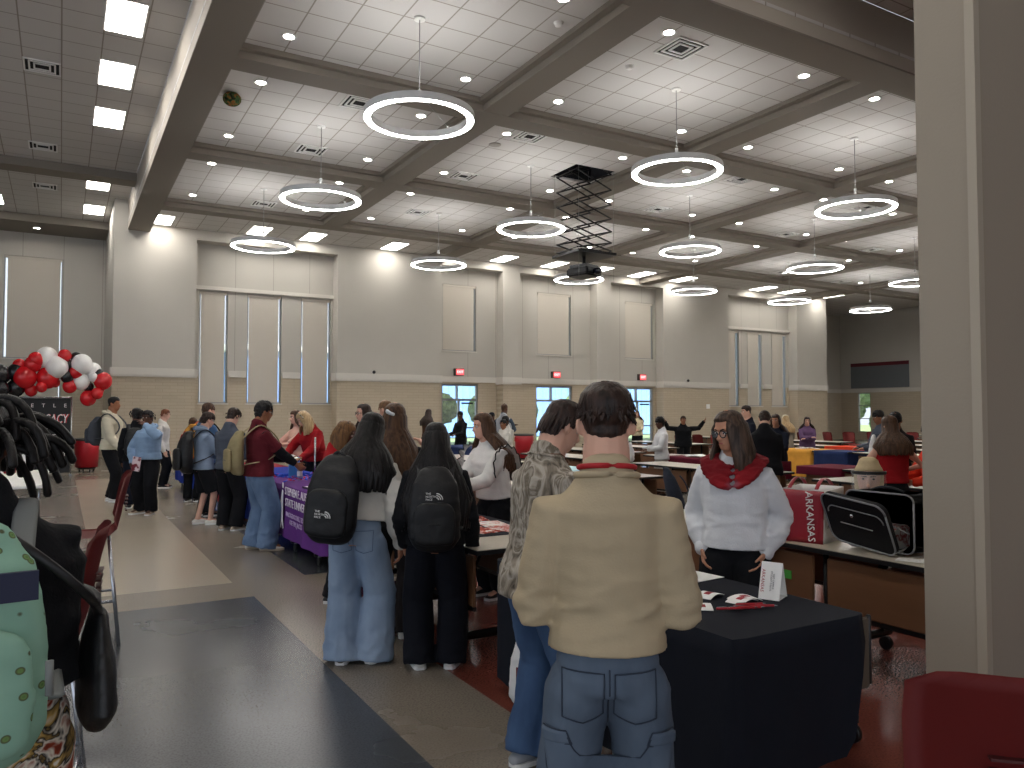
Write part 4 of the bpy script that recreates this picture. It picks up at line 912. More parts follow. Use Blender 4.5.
tb=obj('orange_towel',chain(NB(),[(0,0,0),(.01,0,-.12),(0,.01,-.26)],[(.05,.02),(.055,.02),(.035,.01)]),ORH); tb.location=(1.86,12.5,.98); tag(tb,'small orange cloth hanging beside the black shorts of the boy with white trainers','cloth')
P=Person('person mostly hidden behind the man in the blue jacket, only brown hair showing',2.05,14.9,60,H=1.5,skin='t',vox=.016); P.top(DRED); P.bottom(BLKC); P.shoes(SHB); P.hair('short','brown')
# ---- far side of purple table
P=Person('blond woman in a red sweater and headband leaning over the purple table',3.33,11.55,205,H=1.66,skin='l',lean=16,head=(-20,30,0),hands=[(-.12,.28,.56),(.10,.26,.56)],poles=[(-1,-.4,0),(1,-.6,.1)],fat=1.1,vox=.012,detail=True)
P.top(RED,'sweater',ease=.026,hem=.54); P.bottom(BLKC); P.shoes(SHB); P.face(); P.hair('bob','blond',L=.09,vol=1.1)
b=NB(); chain(b,[P.hp((.36*math.cos(a)*1.12,.08,.60+.42*math.sin(a))) for a in [PI*i/12 for i in range(13)]],[(.018,.006)]*13,side=V((0,1,0)),n=8); obj('headband',b,ramp_tex('headband_print',[(.45,(16,16,16)),(.55,(200,190,170))],60),P.root,True)
P=Person('long-haired woman in a peach blouse handing something across behind the purple table',3.35,12.6,196,H=1.63,skin='l',lean=4,head=(-10,6,0),hands=[(.02,.24,.66),(.14,.24,.62)],poles=[(-1,-.3,-.5),(1,-.4,-.6)],vox=.012,detail=True)
P.top(PEACH,'blouse','elbow',ease=.02,hem=.55); P.bottom(BLKC); P.shoes(SHB); P.face(); P.hair('long','brown',L=.15)
# ---- left background
P=Person('tall boy in a cream hoodie and black trousers near the red bin',.80,15.62,-28,H=1.87,skin='t',head=(0,4,0),hands=[(-.13,.05,.5),(.12,.14,.50)],fat=1.05,vox=.013,feet=[(-.05,-.03,0),(.05,.05,0)])
P.top(CRM,'hoodie',ease=.03,hem=.50); hood(P,CRM); P.bottom(BLKC,r=(.058,.048,.042)); t_=P.bvh(P.boto); b=NB(); pts=[]
for q in range(9):
    z=(.525-.014*q)*P.H; h_=t_.ray_cast(V((0,-.6,z)),V((0,1,0)))[0]
    if h_: pts.append(h_+V((0,-.002,0)))
tube(b,pts,.0022,5); obj('centre_seam',b,SEAM,P.root)
P.shoes(SHW); P.hair('fade','black',vol=.9)
backpack(P,'grey mesh-pocket backpack on the tall boy in the cream hoodie',cloth('slate_nylon',(66,70,78)),w=.32,h=.44,d=.2,z=.68)
P=Person('person in black with a black backpack standing just behind the girl in pale blue',1.10,14.4,80,H=1.66,skin='d',vox=.014,head=(20,0,0)); P.top(BLKC,ease=.025); P.bottom(NAVY); P.shoes(SHB); P.hair('short','black',vol=1.5)
backpack(P,'plain black backpack beside the girl in the pale blue hoodie',NVB,w=.3,h=.42,d=.16,z=.67)
P=Person('girl in a pale blue hoodie with one hand raised to her face',1.20,13.45,222,H=1.62,skin='d',fat=1.18,head=(6,4,0),hands=[(-.10,.14,.86),(.15,.04,.50)],poles=[(-1,.1,-.7),(1,-.4,0)],vox=.011,detail=True,feet=[(-.07,.02,20),(.08,0,-14)])
P.top(BLU,'hoodie',ease=.028,hem=.53,puff=.008,sl=.042); hood(P,BLU); P.bottom(BLKC,r=(.070,.055,.052),ease=.008); P.shoes(SHT); P.face(); P.hair('short','black',vol=1.7)
PH=P
P=Person('auburn-haired person in a white top looking right behind the girl in pale blue',1.88,17.9,-15,H=1.66,skin='l',head=(0,12,0),vox=.015); P.top(OFFW); P.bottom(BLKC); P.shoes(SHB); P.hair('short','red')
# ---- far middle
P=Person('bald man in a grey vest with folded arms near the window wall',9.24,16.26,25,H=1.80,skin='d',hands=[(.05,.13,.70),(-.05,.15,.71)],poles=[(-1,-.2,-.5),(1,-.2,-.5)],vox=.016); P.top(cloth('slate_shirt',(78,92,108)),'shirt'); P.top(VEST,'vest','none',ease=.028,hem=.52); P.bottom(BLKC); P.shoes(SHB)
P.hair('fade','brown',vol=.1)
for (x,y,fc,H_,hs,hc,sk,tp,bt,lab,kw) in (
 (8.91,20.0,20,1.68,'long','dark','t',BRN,BLKC,'distant woman with long dark hair in a brown top against the block wall',{}),
 (9.74,19.6,200,1.62,'short','black','d',BLKC,BLKC,'distant dark-haired person in black in front of the first glass door',{}),
 (9.55,17.4,190,1.58,'fade','black','d',BLKC,BLKC,'distant person in a dark cap near the man in the grey vest',{'cap':1}),
 (8.75,15.3,200,1.50,'curly','black','d',OFFW,BLKC,'distant curly-haired person in a light top in front of the capped person',{}),
 (8.3,14.6,190,1.44,'short','black','t',OFFW,BLKC,'distant short person in white just right of the ruffled blouse',{}),
 (17.4,21.2,215,1.64,'long','brown','l',cloth('cream_coat',(206,192,162)),BLKC,'distant long-haired woman in a cream coat near the rightmost glass door',{}),
 (9.85,11.3,160,1.50,'curly','black','d',cloth('white_shirt2',(214,214,216)),GSK,'woman in a white shirt and long grey skirt among the tables',{'skirt':1}),
 (13.9,15.1,240,1.50,'short','dark','t',BLKC,BLKC,'woman in black with both arms spread wide near the red chairs',{'arms':1,'fat':1.3}),
 (11.3,10.5,160,1.72,'fade','dark','l',NAVY,BLKC,'cropped-haired man in navy half hidden behind the woman in white',{}),
 (8.0,7.15,40,1.64,'short','dark','l',BLKC,KHK,'man in a black sweater and khaki trousers leaning over papers, back turned',{'fat':1.2,'pitch':30,'lean':8}),
 (10.84,9.42,200,1.56,'long','dark','m',NAVY,BLKC,'dark-haired person mostly hidden behind the man in khaki trousers',{}),
 (15.3,13.0,60,1.52,'long','blond','l',cloth('grey_shirt',(150,142,130)),BLKC,'distant blond long-haired woman in a pale hat, back turned',{'hat':1}),
 (16.0,12.95,225,1.48,'long','dark','l',PURP,BLKC,'dark-haired woman in a purple hoodie standing behind the far tables',{'fat':1.1,'cross':1}),
 (12.4,8.5,150,1.62,'curly','black','t',DGRY,BLKC,'dark curly-haired person hidden behind the woman in the red sleeveless top',{}),
 (9.9,6.55,212,1.62,'curly','black','t',cloth('dark_cardigan',(38,34,36)),BLKC,'curly-haired woman in a dark cardigan looking down at right',{'lean':12,'pitch':26,'face':1}),
 ):
    k=dict(kw); fat=k.get('fat',1.0)
    hd=[(-.33,.10,.90),(.33,.10,.90)] if 'arms' in k else [(.04,.16,.64),(-.04,.16,.66)] if 'cross' in k else [(-.08,.2,.6),(.08,.2,.6)]
    P=Person(lab,x,y,fc,H=H_,skin=sk,fat=fat,lean=k.get('lean',0),head=(0,k.get('pitch',6),0),hands=hd,poles=[(-1,-.2,-.5),(1,-.2,-.5)] if 'arms' in k or 'cross' in k else (None,None),vox=.015,detail='face' in k)
    P.top(tp,'top',ease=.022); P.bottom(bt,'skirt' if 'skirt' in k else 'straight',name='skirt' if 'skirt' in k else 'trousers',hem=.16 if 'skirt' in k else .035); P.shoes(SHB)
    if k.get('face') or fc>140: P.face()
    P.hair(hs,hc,L=.17,vol=.85 if hs=='curly' else 1.0)
    if 'cap' in k or 'hat' in k:
        b=NB(); lathe(b,[(.30 if 'cap' in k else .44,.66),(.37,.68),(.37,.82),(.30,.98),(.15,1.05),(0,1.07)],20); b.transform(P.HM@Matrix.Translation((0,-.03,.02)))
        obj('cap' if 'cap' in k else 'hat',b,NAVY if 'cap' in k else CRM,P.root,True)
# ---- right
P=Person('brown-haired woman in a red sleeveless top, back turned, at right',7.47,5.0,66,H=1.56,skin='l',fat=1.08,sh=1.0,hands=[(-.11,.12,.58),(.15,.13,.62)],poles=[(-1,-.5,-.2),(1,-.6,-.2)],head=(12,4,0),vox=.012)
P.top(RED,'sleeveless_top','none',ease=.014,hem=.555,amp=.008); P.bottom(BLKC,r=(.068,.052,.045)); P.shoes(SHB); P.hair('long','brown',L=.15,vol=.92)
P=Person('person in an orange sweater at a laptop beside the pier',8.02,4.82,150,H=1.50,skin='m',fat=1.15,hands=[(-.09,.22,.58),(.10,.24,.56)],lean=6,head=(0,10,0),vox=.012); P.top(ORG,'sweater',ease=.028); P.bottom(BLKC); P.shoes(SHB); P.hair('short','dark')
# ============================================================ FURNITURE
LAM=mat('table_laminate',(190,182,166),rough=.28,var=.05,vscale=60,spec=.5); EDGE=mat('black_edge',(20,20,22),rough=.4); WOOD=mat('brown_panel',(112,78,54),rough=.45,var=.12,vscale=2,stretch=(1,.3,3)); FRM=mat('frame_black',(22,22,24),rough=.35,metal=.4)
def castor(b,x,y,mi=0):
    pass
def table_parts(e,L,n_legs=3,simple=False,w=.76,z=.74):
    b=NB(); box(b,(0,0,z-.03),(w,L,z-.002)); obj('edge_band',b,EDGE,e)
    obj('table_top',B((.008,.008,z-.003),(w-.008,L-.008,z+.001)),LAM,e)
    for x in (.04,w-.06):
        for (a,c) in ((.12,L/2-.05),(L/2+.05,L-.12)):
            p=obj('side_panel',B((x,a,.36),(x+.018,c,.68),bev=.006),WOOD,e)
            if not simple: obj('panel_rail',B((x-.004,a,.335),(x+.022,c,.362)),FRM,p)
    ys=[.35,L/2,L-.35] if n_legs==3 else [.35,L-.35]
    for y in ys:
        b=NB()
        for x in (.1,w-.1): tube(b,[(x,y,.12),(x,y,z-.03)],.018,8)
        chain(b,[(.02,y,.12),(w-.02,y,.12)],[(.02,.03)]*2,n=8)
        if not simple:
            for x in (.1,w-.1): tube(b,[(x,y,.14),(x,y+(.42 if y<L/2 else -.42),z-.05)],.013,6)
        leg=obj('leg_frame',b,FRM,e)
        for x in (.06,w-.06):
            b=NB(); tube(b,[(x,y,.06),(x,y,.11)],.012,6); obj('castor_fork',b,CHR,leg) if not simple else b.free()
            b=NB(); c=V((x,y,.045)); loft(b,[(c+V((-.014,0,0)),V((0,.045,0)),V((0,0,.045))),(c+V((.014,0,0)),V((0,.045,0)),V((0,0,.045)))],16,False); obj('castor_wheel',b,BLK,leg)
def table(x,y0,y1,label,simple=False,group='mobile cafeteria tables'):
    e=empty('cafeteria_table',(x,y0,0),0,label,'table',group); table_parts(e,y1-y0,3 if y1-y0>2.4 else 2,simple); return e
def drape(name,x0,x1,y0,y1,drop,m,label,cat='tablecloth',z=.744,dropf=None,group=None,fold=.02,seed=0,loc0=None):
    """cloth over a table: flat top and a skirt with folds; drop(u,side)->length"""
    b=NB(); pts=[]; n=60; per=[]
    L=(x1-x0); Wd=(y1-y0)
    def edge(t):
        p=t*2*(L+Wd)
        if p<Wd: return (x0,y0+p,-1,0,0)
        p-=Wd
        if p<L: return (x0+p,y1,0,1,1)
        p-=L
        if p<Wd: return (x1,y1-p,1,0,2)
        p-=Wd
        return (x1-p,y0,0,-1,3)
    N_=int(2*(L+Wd)/.05); rows=[]
    E_=[edge(i/N_) for i in range(N_)]
    for j in range(9):
        s=j/8; row=[]
        for i,(x,y,nx,ny,sd) in enumerate(E_):
            d=drop if dropf is None else dropf(x,y,sd)
            t=i*.05
            wv=math.sin(t*9+seed)+.6*math.sin(t*15.3+1.7*seed)+.8*noise.noise(V((t*2,seed,0)))
            o=.012+fold*s*(wv*.6+.9)
            # round the corner
            row.append(b.verts.new((x+nx*o,y+ny*o,z+.004-.004*(s>0)-d*s)))
        rows.append(row)
    for j in range(8):
        for i in range(N_): 
            f=b.faces.new((rows[j][i],rows[j+1][i],rows[j+1][(i+1)%N_],rows[j][(i+1)%N_])); f.smooth=True
    top=b.faces.new([v for v in rows[0]][::-1])
    bmesh.ops.recalc_face_normals(b,faces=b.faces[:])
    me=bpy.data.meshes.new('t'); b.to_mesh(me); b.free()
    return tag(obj(name,me,m),label,cat,group)
def flat(name,x,y,z,w,h,rz,m,label,cat,group=None,curl=0,th=.002):
    b=NB(); n=6; hi=[];lo=[]
    for i in range(n+1):
        u=i/n-.5; zz=curl*(1-4*u*u) ; hi.append([b.verts.new((u*w,-h/2,zz+th)),b.verts.new((u*w,h/2,zz+th))]); lo.append([b.verts.new((u*w,-h/2,zz)),b.verts.new((u*w,h/2,zz))])
    for i in range(n):
        b.faces.new((hi[i][0],hi[i+1][0],hi[i+1][1],hi[i][1])); b.faces.new((lo[i][0],lo[i][1],lo[i+1][1],lo[i+1][0]))
        b.faces.new((hi[i][0],lo[i][0],lo[i+1][0],hi[i+1][0])); b.faces.new((hi[i][1],hi[i+1][1],lo[i+1][1],lo[i][1]))
    b.faces.new((hi[0][0],hi[0][1],lo[0][1],lo[0][0])); b.faces.new((hi[n][0],lo[n][0],lo[n][1],hi[n][1]))
    o=obj(name,b,m); o.location=(x,y,z); o.rotation_euler=(0,0,rz)
    if label: tag(o,label,cat,group)
    return o
T1=table(2.22,2.14,3.98,'mobile folding table under the black cloth in the right foreground')
T2=table(2.24,4.28,7.2,'mobile folding table with bare beige top beside the all-black dressed girl')
T3=table(2.30,7.70,10.3,'mobile folding table under the purple university cloth')
T3b=table(2.30,10.9,13.6,'mobile folding table under red and blue cloths behind the boy in shorts',True)
T4=table(2.20,15.6,18.2,'mobile folding table under the royal blue cloth',True)
BLKT=cloth('black_tablecloth',(24,27,36),bump=.15,bscale=200,var=.05); PURT=cloth('purple_tablecloth',(98,52,128),bump=.1,var=.05); BLUT=cloth('royal_blue_tablecloth',(36,62,160),var=.05); REDT=cloth('red_tablecloth',(150,30,40))
def d1(x,y,sd):
    if sd==3: return .10+.44*min(1,max(0,(2.93-x)/.09))+.06*max(0,(2.95-x)/.73)
    if sd==0: return .66 if y>2.3 else .60
    return .12 if sd==2 else .4
drape('tablecloth',2.20,2.945,2.12,3.96,.5,BLKT,'black cloth over the foreground table at right, pens and badges on it',dropf=d1,fold=.022,seed=1)
def d2(x,y,sd): return .16 if sd in(0,2) else .03
drape('tablecloth',2.20,3.02,4.75,7.2,.2,cloth('dark_grey_tablecloth',(42,44,52)),'dark grey cloth under the orange and white flyers',dropf=d2,fold=.006,seed=2)
drape('tablecloth',2.28,3.08,7.68,10.3,.58,PURT,'purple cloth with white university lettering over a folding table',fold=.022,seed=3)
WTX=mat('print_white',(228,222,232),rough=.8)
e=bpy.data.objects['tablecloth.002']
M_=frame((2.225,8.60,.60),(0,-1,0),(0,0,1))
text('university_lettering','STEPHEN F. AUSTIN\nSTATE UNIVERSITY',.125,WTX,e,M_@Matrix.Translation((.18,.04,0)))
text('tagline_lettering','NACOGDOCHES, TEXAS\nAXE \'EM, JACKS',.075,mat('print_lilac',(190,170,210),rough=.8),e,M_@Matrix.Translation((.10,-.19,0)))
b=NB(); 
chain(b,[(-.50,-.26,0),(-.50,-.02,0),(-.47,.10,0)],[(.045,.003),(.05,.003),(.03,.003)],n=8); ball(b,(-.46,.16,0),.035,(1,1,.1),10); chain(b,[(-.50,.06,0),(-.57,-.06,0)],[(.015,.003)]*2,n=6); chain(b,[(-.50,-.2,0),(-.55,-.33,0)],[(.02,.003)]*2,n=6); chain(b,[(-.49,-.2,0),(-.44,-.33,0)],[(.02,.003)]*2,n=6)
b.transform(M_); obj('figure_emblem',b,WTX,e)
drape('tablecloth',2.28,3.08,10.88,12.2,.62,BLUT,'blue cloth on the table beyond the purple one',fold=.02,seed=4)
drape('tablecloth',2.28,3.08,12.25,13.6,.6,REDT,'red cloth between the boy in shorts and the boy in charcoal',fold=.02,seed=5)
drape('tablecloth',2.18,2.98,15.58,18.2,.58,BLUT,'royal blue cloth with white letters beside the girl in the pale blue hoodie',fold=.022,seed=6)
e=bpy.data.objects['tablecloth.005']; M_=frame((2.13,16.7,.42),(0,-1,0),(0,0,1)); text('school_lettering','UU',.34,WTX,e,M_); text('school_tagline','UNIVERSITY',.10,WTX,e,M_@Matrix.Translation((.1,.22,0)))
# ---- foreground table top things
GRN=mat('green_sticker',(80,170,70),rough=.6); MRD=mat('crimson_print',(160,24,40),rough=.6); PAP=mat('paper_white',(236,236,234),rough=.8); PNK=mat('pale_print',(200,140,140),rough=.7)
flat('paper_sheet',2.72,3.15,.751,.44,.50,.1,PAP,'large white paper sheet on the black cloth behind the man in beige','paper')
for i,(x,y,rz,l) in enumerate(((2.43,2.53,.9,'white and crimson rectangular badge nearest the man in beige'),(2.60,2.66,.3,'white and crimson badge farthest from the camera on the black cloth'),(2.64,2.50,.2,'topmost white and crimson badge of the pair beside the pens'),(2.69,2.53,-.2,'lower white and crimson badge of the pair beside the pens'))):
    e=empty('folded_badge',(x,y,.752+(.004 if i==2 else 0)),rz,l,'badge','folded white badges')
    o=flat('card',0,0,0,.13,.085,0,PAP,None,None,curl=.014 if i else .004); o.parent=e
    o=flat('crimson_print',0,.0,.0022,.075,.028,0,MRD,None,None,curl=.008 if i else .004,th=.0012); o.parent=e; o.location.z=.0085 if i else .002
PEN=mat('pen_red',(170,24,36),rough=.35)
for i,(x,y,rz,l) in enumerate(((2.50,2.43,-.35,'red pen, leftmost of the bundle'),(2.53,2.395,-.25,'red pen crossing the bundle in front'),(2.58,2.41,-.42,'red pen in the middle of the bundle'),(2.61,2.425,-.3,'red pen behind the middle of the bundle'),(2.65,2.40,-.45,'red pen at the right end of the bundle'),(2.54,2.74,.35,'single red pen beside the elbow of the man in beige'))):
    e=empty('pen',(x,y,.758+.006*(i%2)),rz-.1,l,'pen','red pens'); b=NB(); chain(b,[(-.06,0,0),(.055,0,0)],[.0055,.0055],n=8); obj('barrel',b,PEN,e,True); b=NB(); chain(b,[(.055,0,0),(.072,0,0)],[.004,.0015],n=8); obj('tip',b,CHR,e,True); b=NB(); chain(b,[(-.06,0,.006),(-.02,0,.007)],[.0016]*2,n=6); obj('clip',b,CHR,e,True)
# tent card
e=empty('tent_card',(2.84,2.50,.75),-1.15,'white triangular stand-up card with crimson lettering at the back of the black cloth','card'); b=NB()
def slab(b,p,q,w,th=.003):
    p,q=V(p),V(q); d=(q-p).normalized(); n_=V((0,-d.z,d.y))*th; v=[b.verts.new(c) for c in ((-w/2,p.y,p.z),(w/2,p.y,p.z),(w/2,q.y,q.z),(-w/2,q.y,q.z),(-w/2,p.y+n_.y,p.z+n_.z),(w/2,p.y+n_.y,p.z+n_.z),(w/2,q.y+n_.y,q.z+n_.z),(-w/2,q.y+n_.y,q.z+n_.z))]
    for f in ((0,1,2,3),(4,7,6,5),(0,4,5,1),(1,5,6,2),(2,6,7,3),(3,7,4,0)): b.faces.new([v[i] for i in f])
slab(b,(0,-.06,0),(0,0,.16),.095); slab(b,(0,.06,0),(0,0,.16),.095); slab(b,(0,-.06,.002),(0,.06,.002),.095); obj('card',b,PAP,e)
a_=math.atan2(.16,.06); Mt=frame((0,-.066*.5-.0045,.16*.5),(1,0,0),(0,math.cos(a_),math.sin(a_)))
text('lettering','ARKANSAS',.021,MRD,e,Mt@Matrix.Translation((-.032,.0,.004))@Matrix.Rotation(-PI/2,4,'Z'),depth=.0006); text('small_lettering','VISIT CAMPUS\nSTUDENT EVENTS',.011,mat('print_grey',(90,90,94)),e,Mt@Matrix.Translation((.01,.0,.004))@Matrix.Rotation(-PI/2,4,'Z'),depth=.0006)
# table 1 end flap with rounded corner
fl=obj('end_flap',B((.05,-.004,.42),(.80,.014,.72),bev=.006),mat('flap_laminate',(92,84,72),rough=.5),T1)
b=NB(); chain(b,[(.805,.005,.44),(.805,.005,.72)],[(.010,.012)]*2,n=8); obj('flap_edge',b,EDGE,fl,True)
b=NB(); box(b,(.62,.30,.10),(1.14,.36,.135)); tube(b,[(1.0,.33,.12),(.70,.33,.60)],.016,8); b_=obj('outrigger',b,FRM,T1)
for x in (.66,1.12):
    b=NB(); box(b,(x-.012,.31,.05),(x+.012,.35,.11)); obj('castor_fork',b,CHR,b_); b=NB(); c=V((x,.33,.05)); loft(b,[(c+V((-.014,0,0)),V((0,.05,0)),V((0,0,.05))),(c+V((.014,0,0)),V((0,.05,0)),V((0,0,.05)))],18,False); obj('castor_wheel',b,BLK,b_)
# white bag at the feet of the camo boy
b=NB(); loft(b,[(V((0,0,0)),V((.16,0,0)),V((0,.06,0))),(V((0,0,.02)),V((.17,0,0)),V((0,.07,0))),(V((0,0,.28)),V((.15,0,0)),V((0,.05,0))),(V((0,0,.40)),V((.10,0,0)),V((0,.015,0)))],18)
me=remesh(b,.012,1); crumple(me,.012,(8,8,8),5); e=empty('plastic_bag',(2.10,3.78,.22),-1.2,'white plastic bag with a dark red mark beside the camouflage boy','bag'); obj('bag_body',me,mat('bag_white',(222,222,222),rough=.4),e,True); obj('printed_mark',B((-.04,-.075,.12),(.04,-.066,.24),bev=.003),mat('mark_dark_red',(110,34,40)),e)
b=NB(); tube(b,[(-.08,0,.38),(-.05,0,.7),(-.02,.0,.86)],.006,6); tube(b,[(.08,0,.38),(.05,0,.7),(.02,0,.86)],.006,6); obj('handle',b,mat('bag_white',(222,222,222)),e); e.location=(2.09,3.46,.12); e.scale=(.6,.6,.72)
# ---- flyers on table 2
FLY=ramp_tex('flyer_print',[(.35,(34,36,46)),(.45,(196,60,40)),(.52,(236,232,228)),(.6,(60,62,74)),(.7,(214,100,50))],9,distort=1.5); k=0
FL2=[ramp_tex('flyer_print_%d'%q,[(.3,c1),(.5,c2),(.56,(235,232,228))],14,distort=1) for q,(c1,c2) in enumerate((((196,64,44),(236,232,228)),((52,54,66),(206,80,50)),((226,224,220),(190,60,44))))]
rnd=random.Random(5)
for i in range(7):
    for j in range(3):
        k+=1; flat('flyer',2.36+.24*j+rnd.uniform(-.02,.02),4.92+.30*i+rnd.uniform(-.03,.03),.7525,.20,.27,rnd.uniform(-.25,.25),FL2[(i+j)%3],'orange, white and dark printed flyer laid out in rows on the dark grey cloth','flyer','printed flyers on the grey cloth')
# ---- purple table things
e=empty('brochure_stand',(2.74,8.75,.75),0,'white upright sign holder standing on the purple cloth','sign holder'); b=NB(); slab(b,(0,0,0),(0,.09,.30),.20,.004); obj('panel',b,PAP,e); obj('base',B((-.1,-.05,0),(.1,.12,.012),bev=.003),BLK,e); e.rotation_euler.z=-PI/2-.2
b=NB(); tube(b,[(0,0,0),(0,0,.55)],.012,8); o=obj('pole',b,CHR); o.location=(2.62,9.15,.75); tag(o,'thin metal pole standing on the purple table in front of the blond woman','pole')
e=empty('yellow_helmet',(2.90,8.35,.75),0,'small shiny gold football helmet on the purple cloth','helmet'); b=NB(); ball(b,(0,0,.085),.10,(1,1.1,.95),18); obj('shell',b,mat('gold_shell',(198,150,50),rough=.25,metal=.3),e); b=NB(); tube(b,[(-.09,-.06,.05),(-.05,-.13,.045),(.05,-.13,.045),(.09,-.06,.05)],.006,6); tube(b,[(-.09,-.06,.02),(-.05,-.12,.015),(.05,-.12,.015),(.09,-.06,.02)],.006,6); obj('face_guard',b,BLK,e)
for i in range(4):
    e=empty('handout_stack',(2.45,7.95+.22*i,.75),.1,'small stack of white cards with a dark edge, %s along the purple table edge'%['first','second','third','fourth'][i],'card stack','card stacks on the purple cloth'); obj('cards',B((-.09,-.07,0),(.09,.07,.02)),PAP,e); obj('dark_edge',B((-.10,-.075,0),(-.088,.075,.022)),mat('purple_dark',(50,30,70)),e)
lay=NB()
for i in range(24):
    x,y=rnd.uniform(2.36,2.9),rnd.uniform(9.3,10.2); a=rnd.uniform(0,PI); chain(lay,[(x-.09*math.cos(a),y-.09*math.sin(a),.765+.01*(i%4)),(x,y,.785+.01*(i%4)),(x+.09*math.cos(a),y+.09*math.sin(a),.765+.01*(i%4))],[(.012,.004)]*3,n=6)
tag(obj('lanyard_pile',lay,ramp_tex('lanyards',[(.45,(30,70,190)),(.5,(60,110,220)),(.6,(180,30,50))],6)),'heap of blue and red lanyards at the far end of the purple table','lanyards',kind='stuff')
e=empty('water_bottle',(2.6,9.75,.75),0,'clear plastic water bottle with white label near the maroon-shirted boy','bottle'); b=NB(); lathe(b,[(0,0),(.032,0),(.033,.14),(.012,.18),(.012,.2)],16); obj('bottle_body',b,mat('clear_plastic',(210,225,235),rough=.1,alpha=.5),e); b=NB(); lathe(b,[(.034,.05),(.034,.11)],16); obj('label',b,PAP,e); b=NB(); cyl(b,(0,0,.2),.014,.02); obj('cap',b,WHT,e)
fo=obj('blue_folder',B((-.10,-.006,-.13),(.10,.006,.13),bev=.002),mat('folder_blue',(50,120,190),rough=.5)); fo.location=(2.62,10.1,.885); fo.rotation_euler=(0,0,.6); tag(fo,'bright blue folder standing on the purple table','folder')
hl=flat('held_paper',2.42,9.62,1.04,.26,.2,.3,PAP,'white paper held in the hands of the boy in the maroon shirt','paper'); hl.rotation_euler=(.3,0,.3)
cup=obj('notebook',B((-.07,-.008,-.11),(.07,.008,.11),bev=.003),ramp_tex('notebook_cover',[(.5,(220,200,205)),(.56,(120,50,60))],9)); cup.location=(1.02,13.26,.80); cup.rotation_euler=(0,.15,-.7); tag(cup,'white and pink booklet held low by the girl in the pale blue hoodie','booklet')
# ---- rows of tables
rows=[(4.14,[(1.4,5.2),(6.0,8.6),(9.4,12.2)]),(6.28,[(2.4,5.7),(8.0,10.6),(11.4,14.2)]),(8.35,[(3.9,6.7),(7.6,10.4),(11.2,14.0),(15.9,18.2)]),(10.15,[(5.4,8.4),(9.2,12.2),(13,16)]),(12.2,[(14.2,17.2)]),(14.5,[(7.8,10.6),(10.7,13.7),(15.4,18.2)]),(16.6,[(8.8,11.6),(12.6,15.4)]),(19.0,[(10.4,13.4),(14.4,17.4),(18.2,21)]),(21.6,[(12,15)]),(24.4,[(12.4,15.4)]),(27.4,[(14.4,17.4)])]
RW=['second','third','fourth','fifth','sixth','seventh','eighth','ninth','tenth','eleventh','twelfth']; SG=['nearest','next','third','farthest']
for i,(x,sg) in enumerate(rows):
    for j,(a,c) in enumerate(sg): table(x,a,c,'beige-topped folding table with brown side panels, %s one of the %s row from left'%(SG[j],RW[i]),x>9)
# green sticker on the second row, jacket, bags
tag(obj('sticker',B((4.172,3.52,.50),(4.179,3.60,.555)),GRN),'small bright green sticker on the brown table panel behind the black-draped table','sticker')
b=NB(); 
loft(b,[(V((4.12,3.74,.47)),V((.05,0,0)),V((0,.10,0))),(V((4.10,3.78,.60)),V((.10,0,0)),V((0,.26,0))),(V((4.14,3.76,.76)),V((.12,0,0)),V((0,.34,0))),(V((4.22,3.74,.92)),V((.13,0,0)),V((0,.30,0))),(V((4.30,3.78,1.02)),V((.08,0,0)),V((0,.20,0)))],26)
me=remesh(b,.014,1)
for v in me.vertices: v.co.x-=.022*abs(math.sin((v.co.z+v.co.y*.35)*34))
me.transform(Matrix.Translation((0,.16,0))); crumple(me,.018,(5,5,9),8); tag(obj('puffer_jacket',me,NVB,None,True),'black quilted puffer jacket heaped over the table edge behind the woman in white','jacket')
# Arkansas bag
e=empty('shopping_bag',(4.40,3.53,.745),.30,'crimson and white woven shopping bag with large vertical ARKANSAS lettering','bag')
bw=.30; b=NB(); th=.004
def wall(b,p,q,h0,h1,m_=0):
    pass
v=[b.verts.new(c) for c in ((-.16,-.13,0),(.15,-.13,0),(.15,.13,0),(-.16,.13,0),(-.17,-.145,.34),(.17,-.145,.35),(.17,.145,.35),(-.17,.15,.34))]
for q,mi in (((0,1,2,3),0),((0,4,5,1),1),((1,5,6,2),1),((2,6,7,3),1),((3,7,4,0),2)):
    f=b.faces.new([v[k] for k in q]); f.material_index=mi
bmesh.ops.subdivide_edges(b,edges=b.edges[:],cuts=8,use_grid_fill=True); bmesh.ops.solidify(b,geom=b.faces[:],thickness=.004)
me=bpy.data.meshes.new('t'); b.to_mesh(me); b.free(); crumple(me,.003,(5,5,5),3); CRIM=mat('bag_crimson',(150,28,44),rough=.35); BWH=mat('bag_white_print',(226,222,220),rough=.35)
obj('bag_body',me,[BWH,BWH,CRIM],e,True)
text('lettering','ARKANSAS',.066,mat('white_letters',(236,232,230),rough=.4),e,frame((-.177,-.055,.17),(.03,-.04,-1),(0,-1,.04)),depth=.004)
text('grey_lettering','FIND\nARKANSAS',.046,mat('grey_letters',(90,90,94)),e,frame((0,-.146,.13),(1,0,0),(0,-.04,1)),depth=.001)
b=NB()
for yy in (-.09,.09): chain(b,bez((-.15,yy,.35),(-.02,yy,.47),(.12,yy,.36),9),[(.014,.003)]*9,side=V((0,1,0)),n=8)
obj('handle',b,CRIM,e,True)
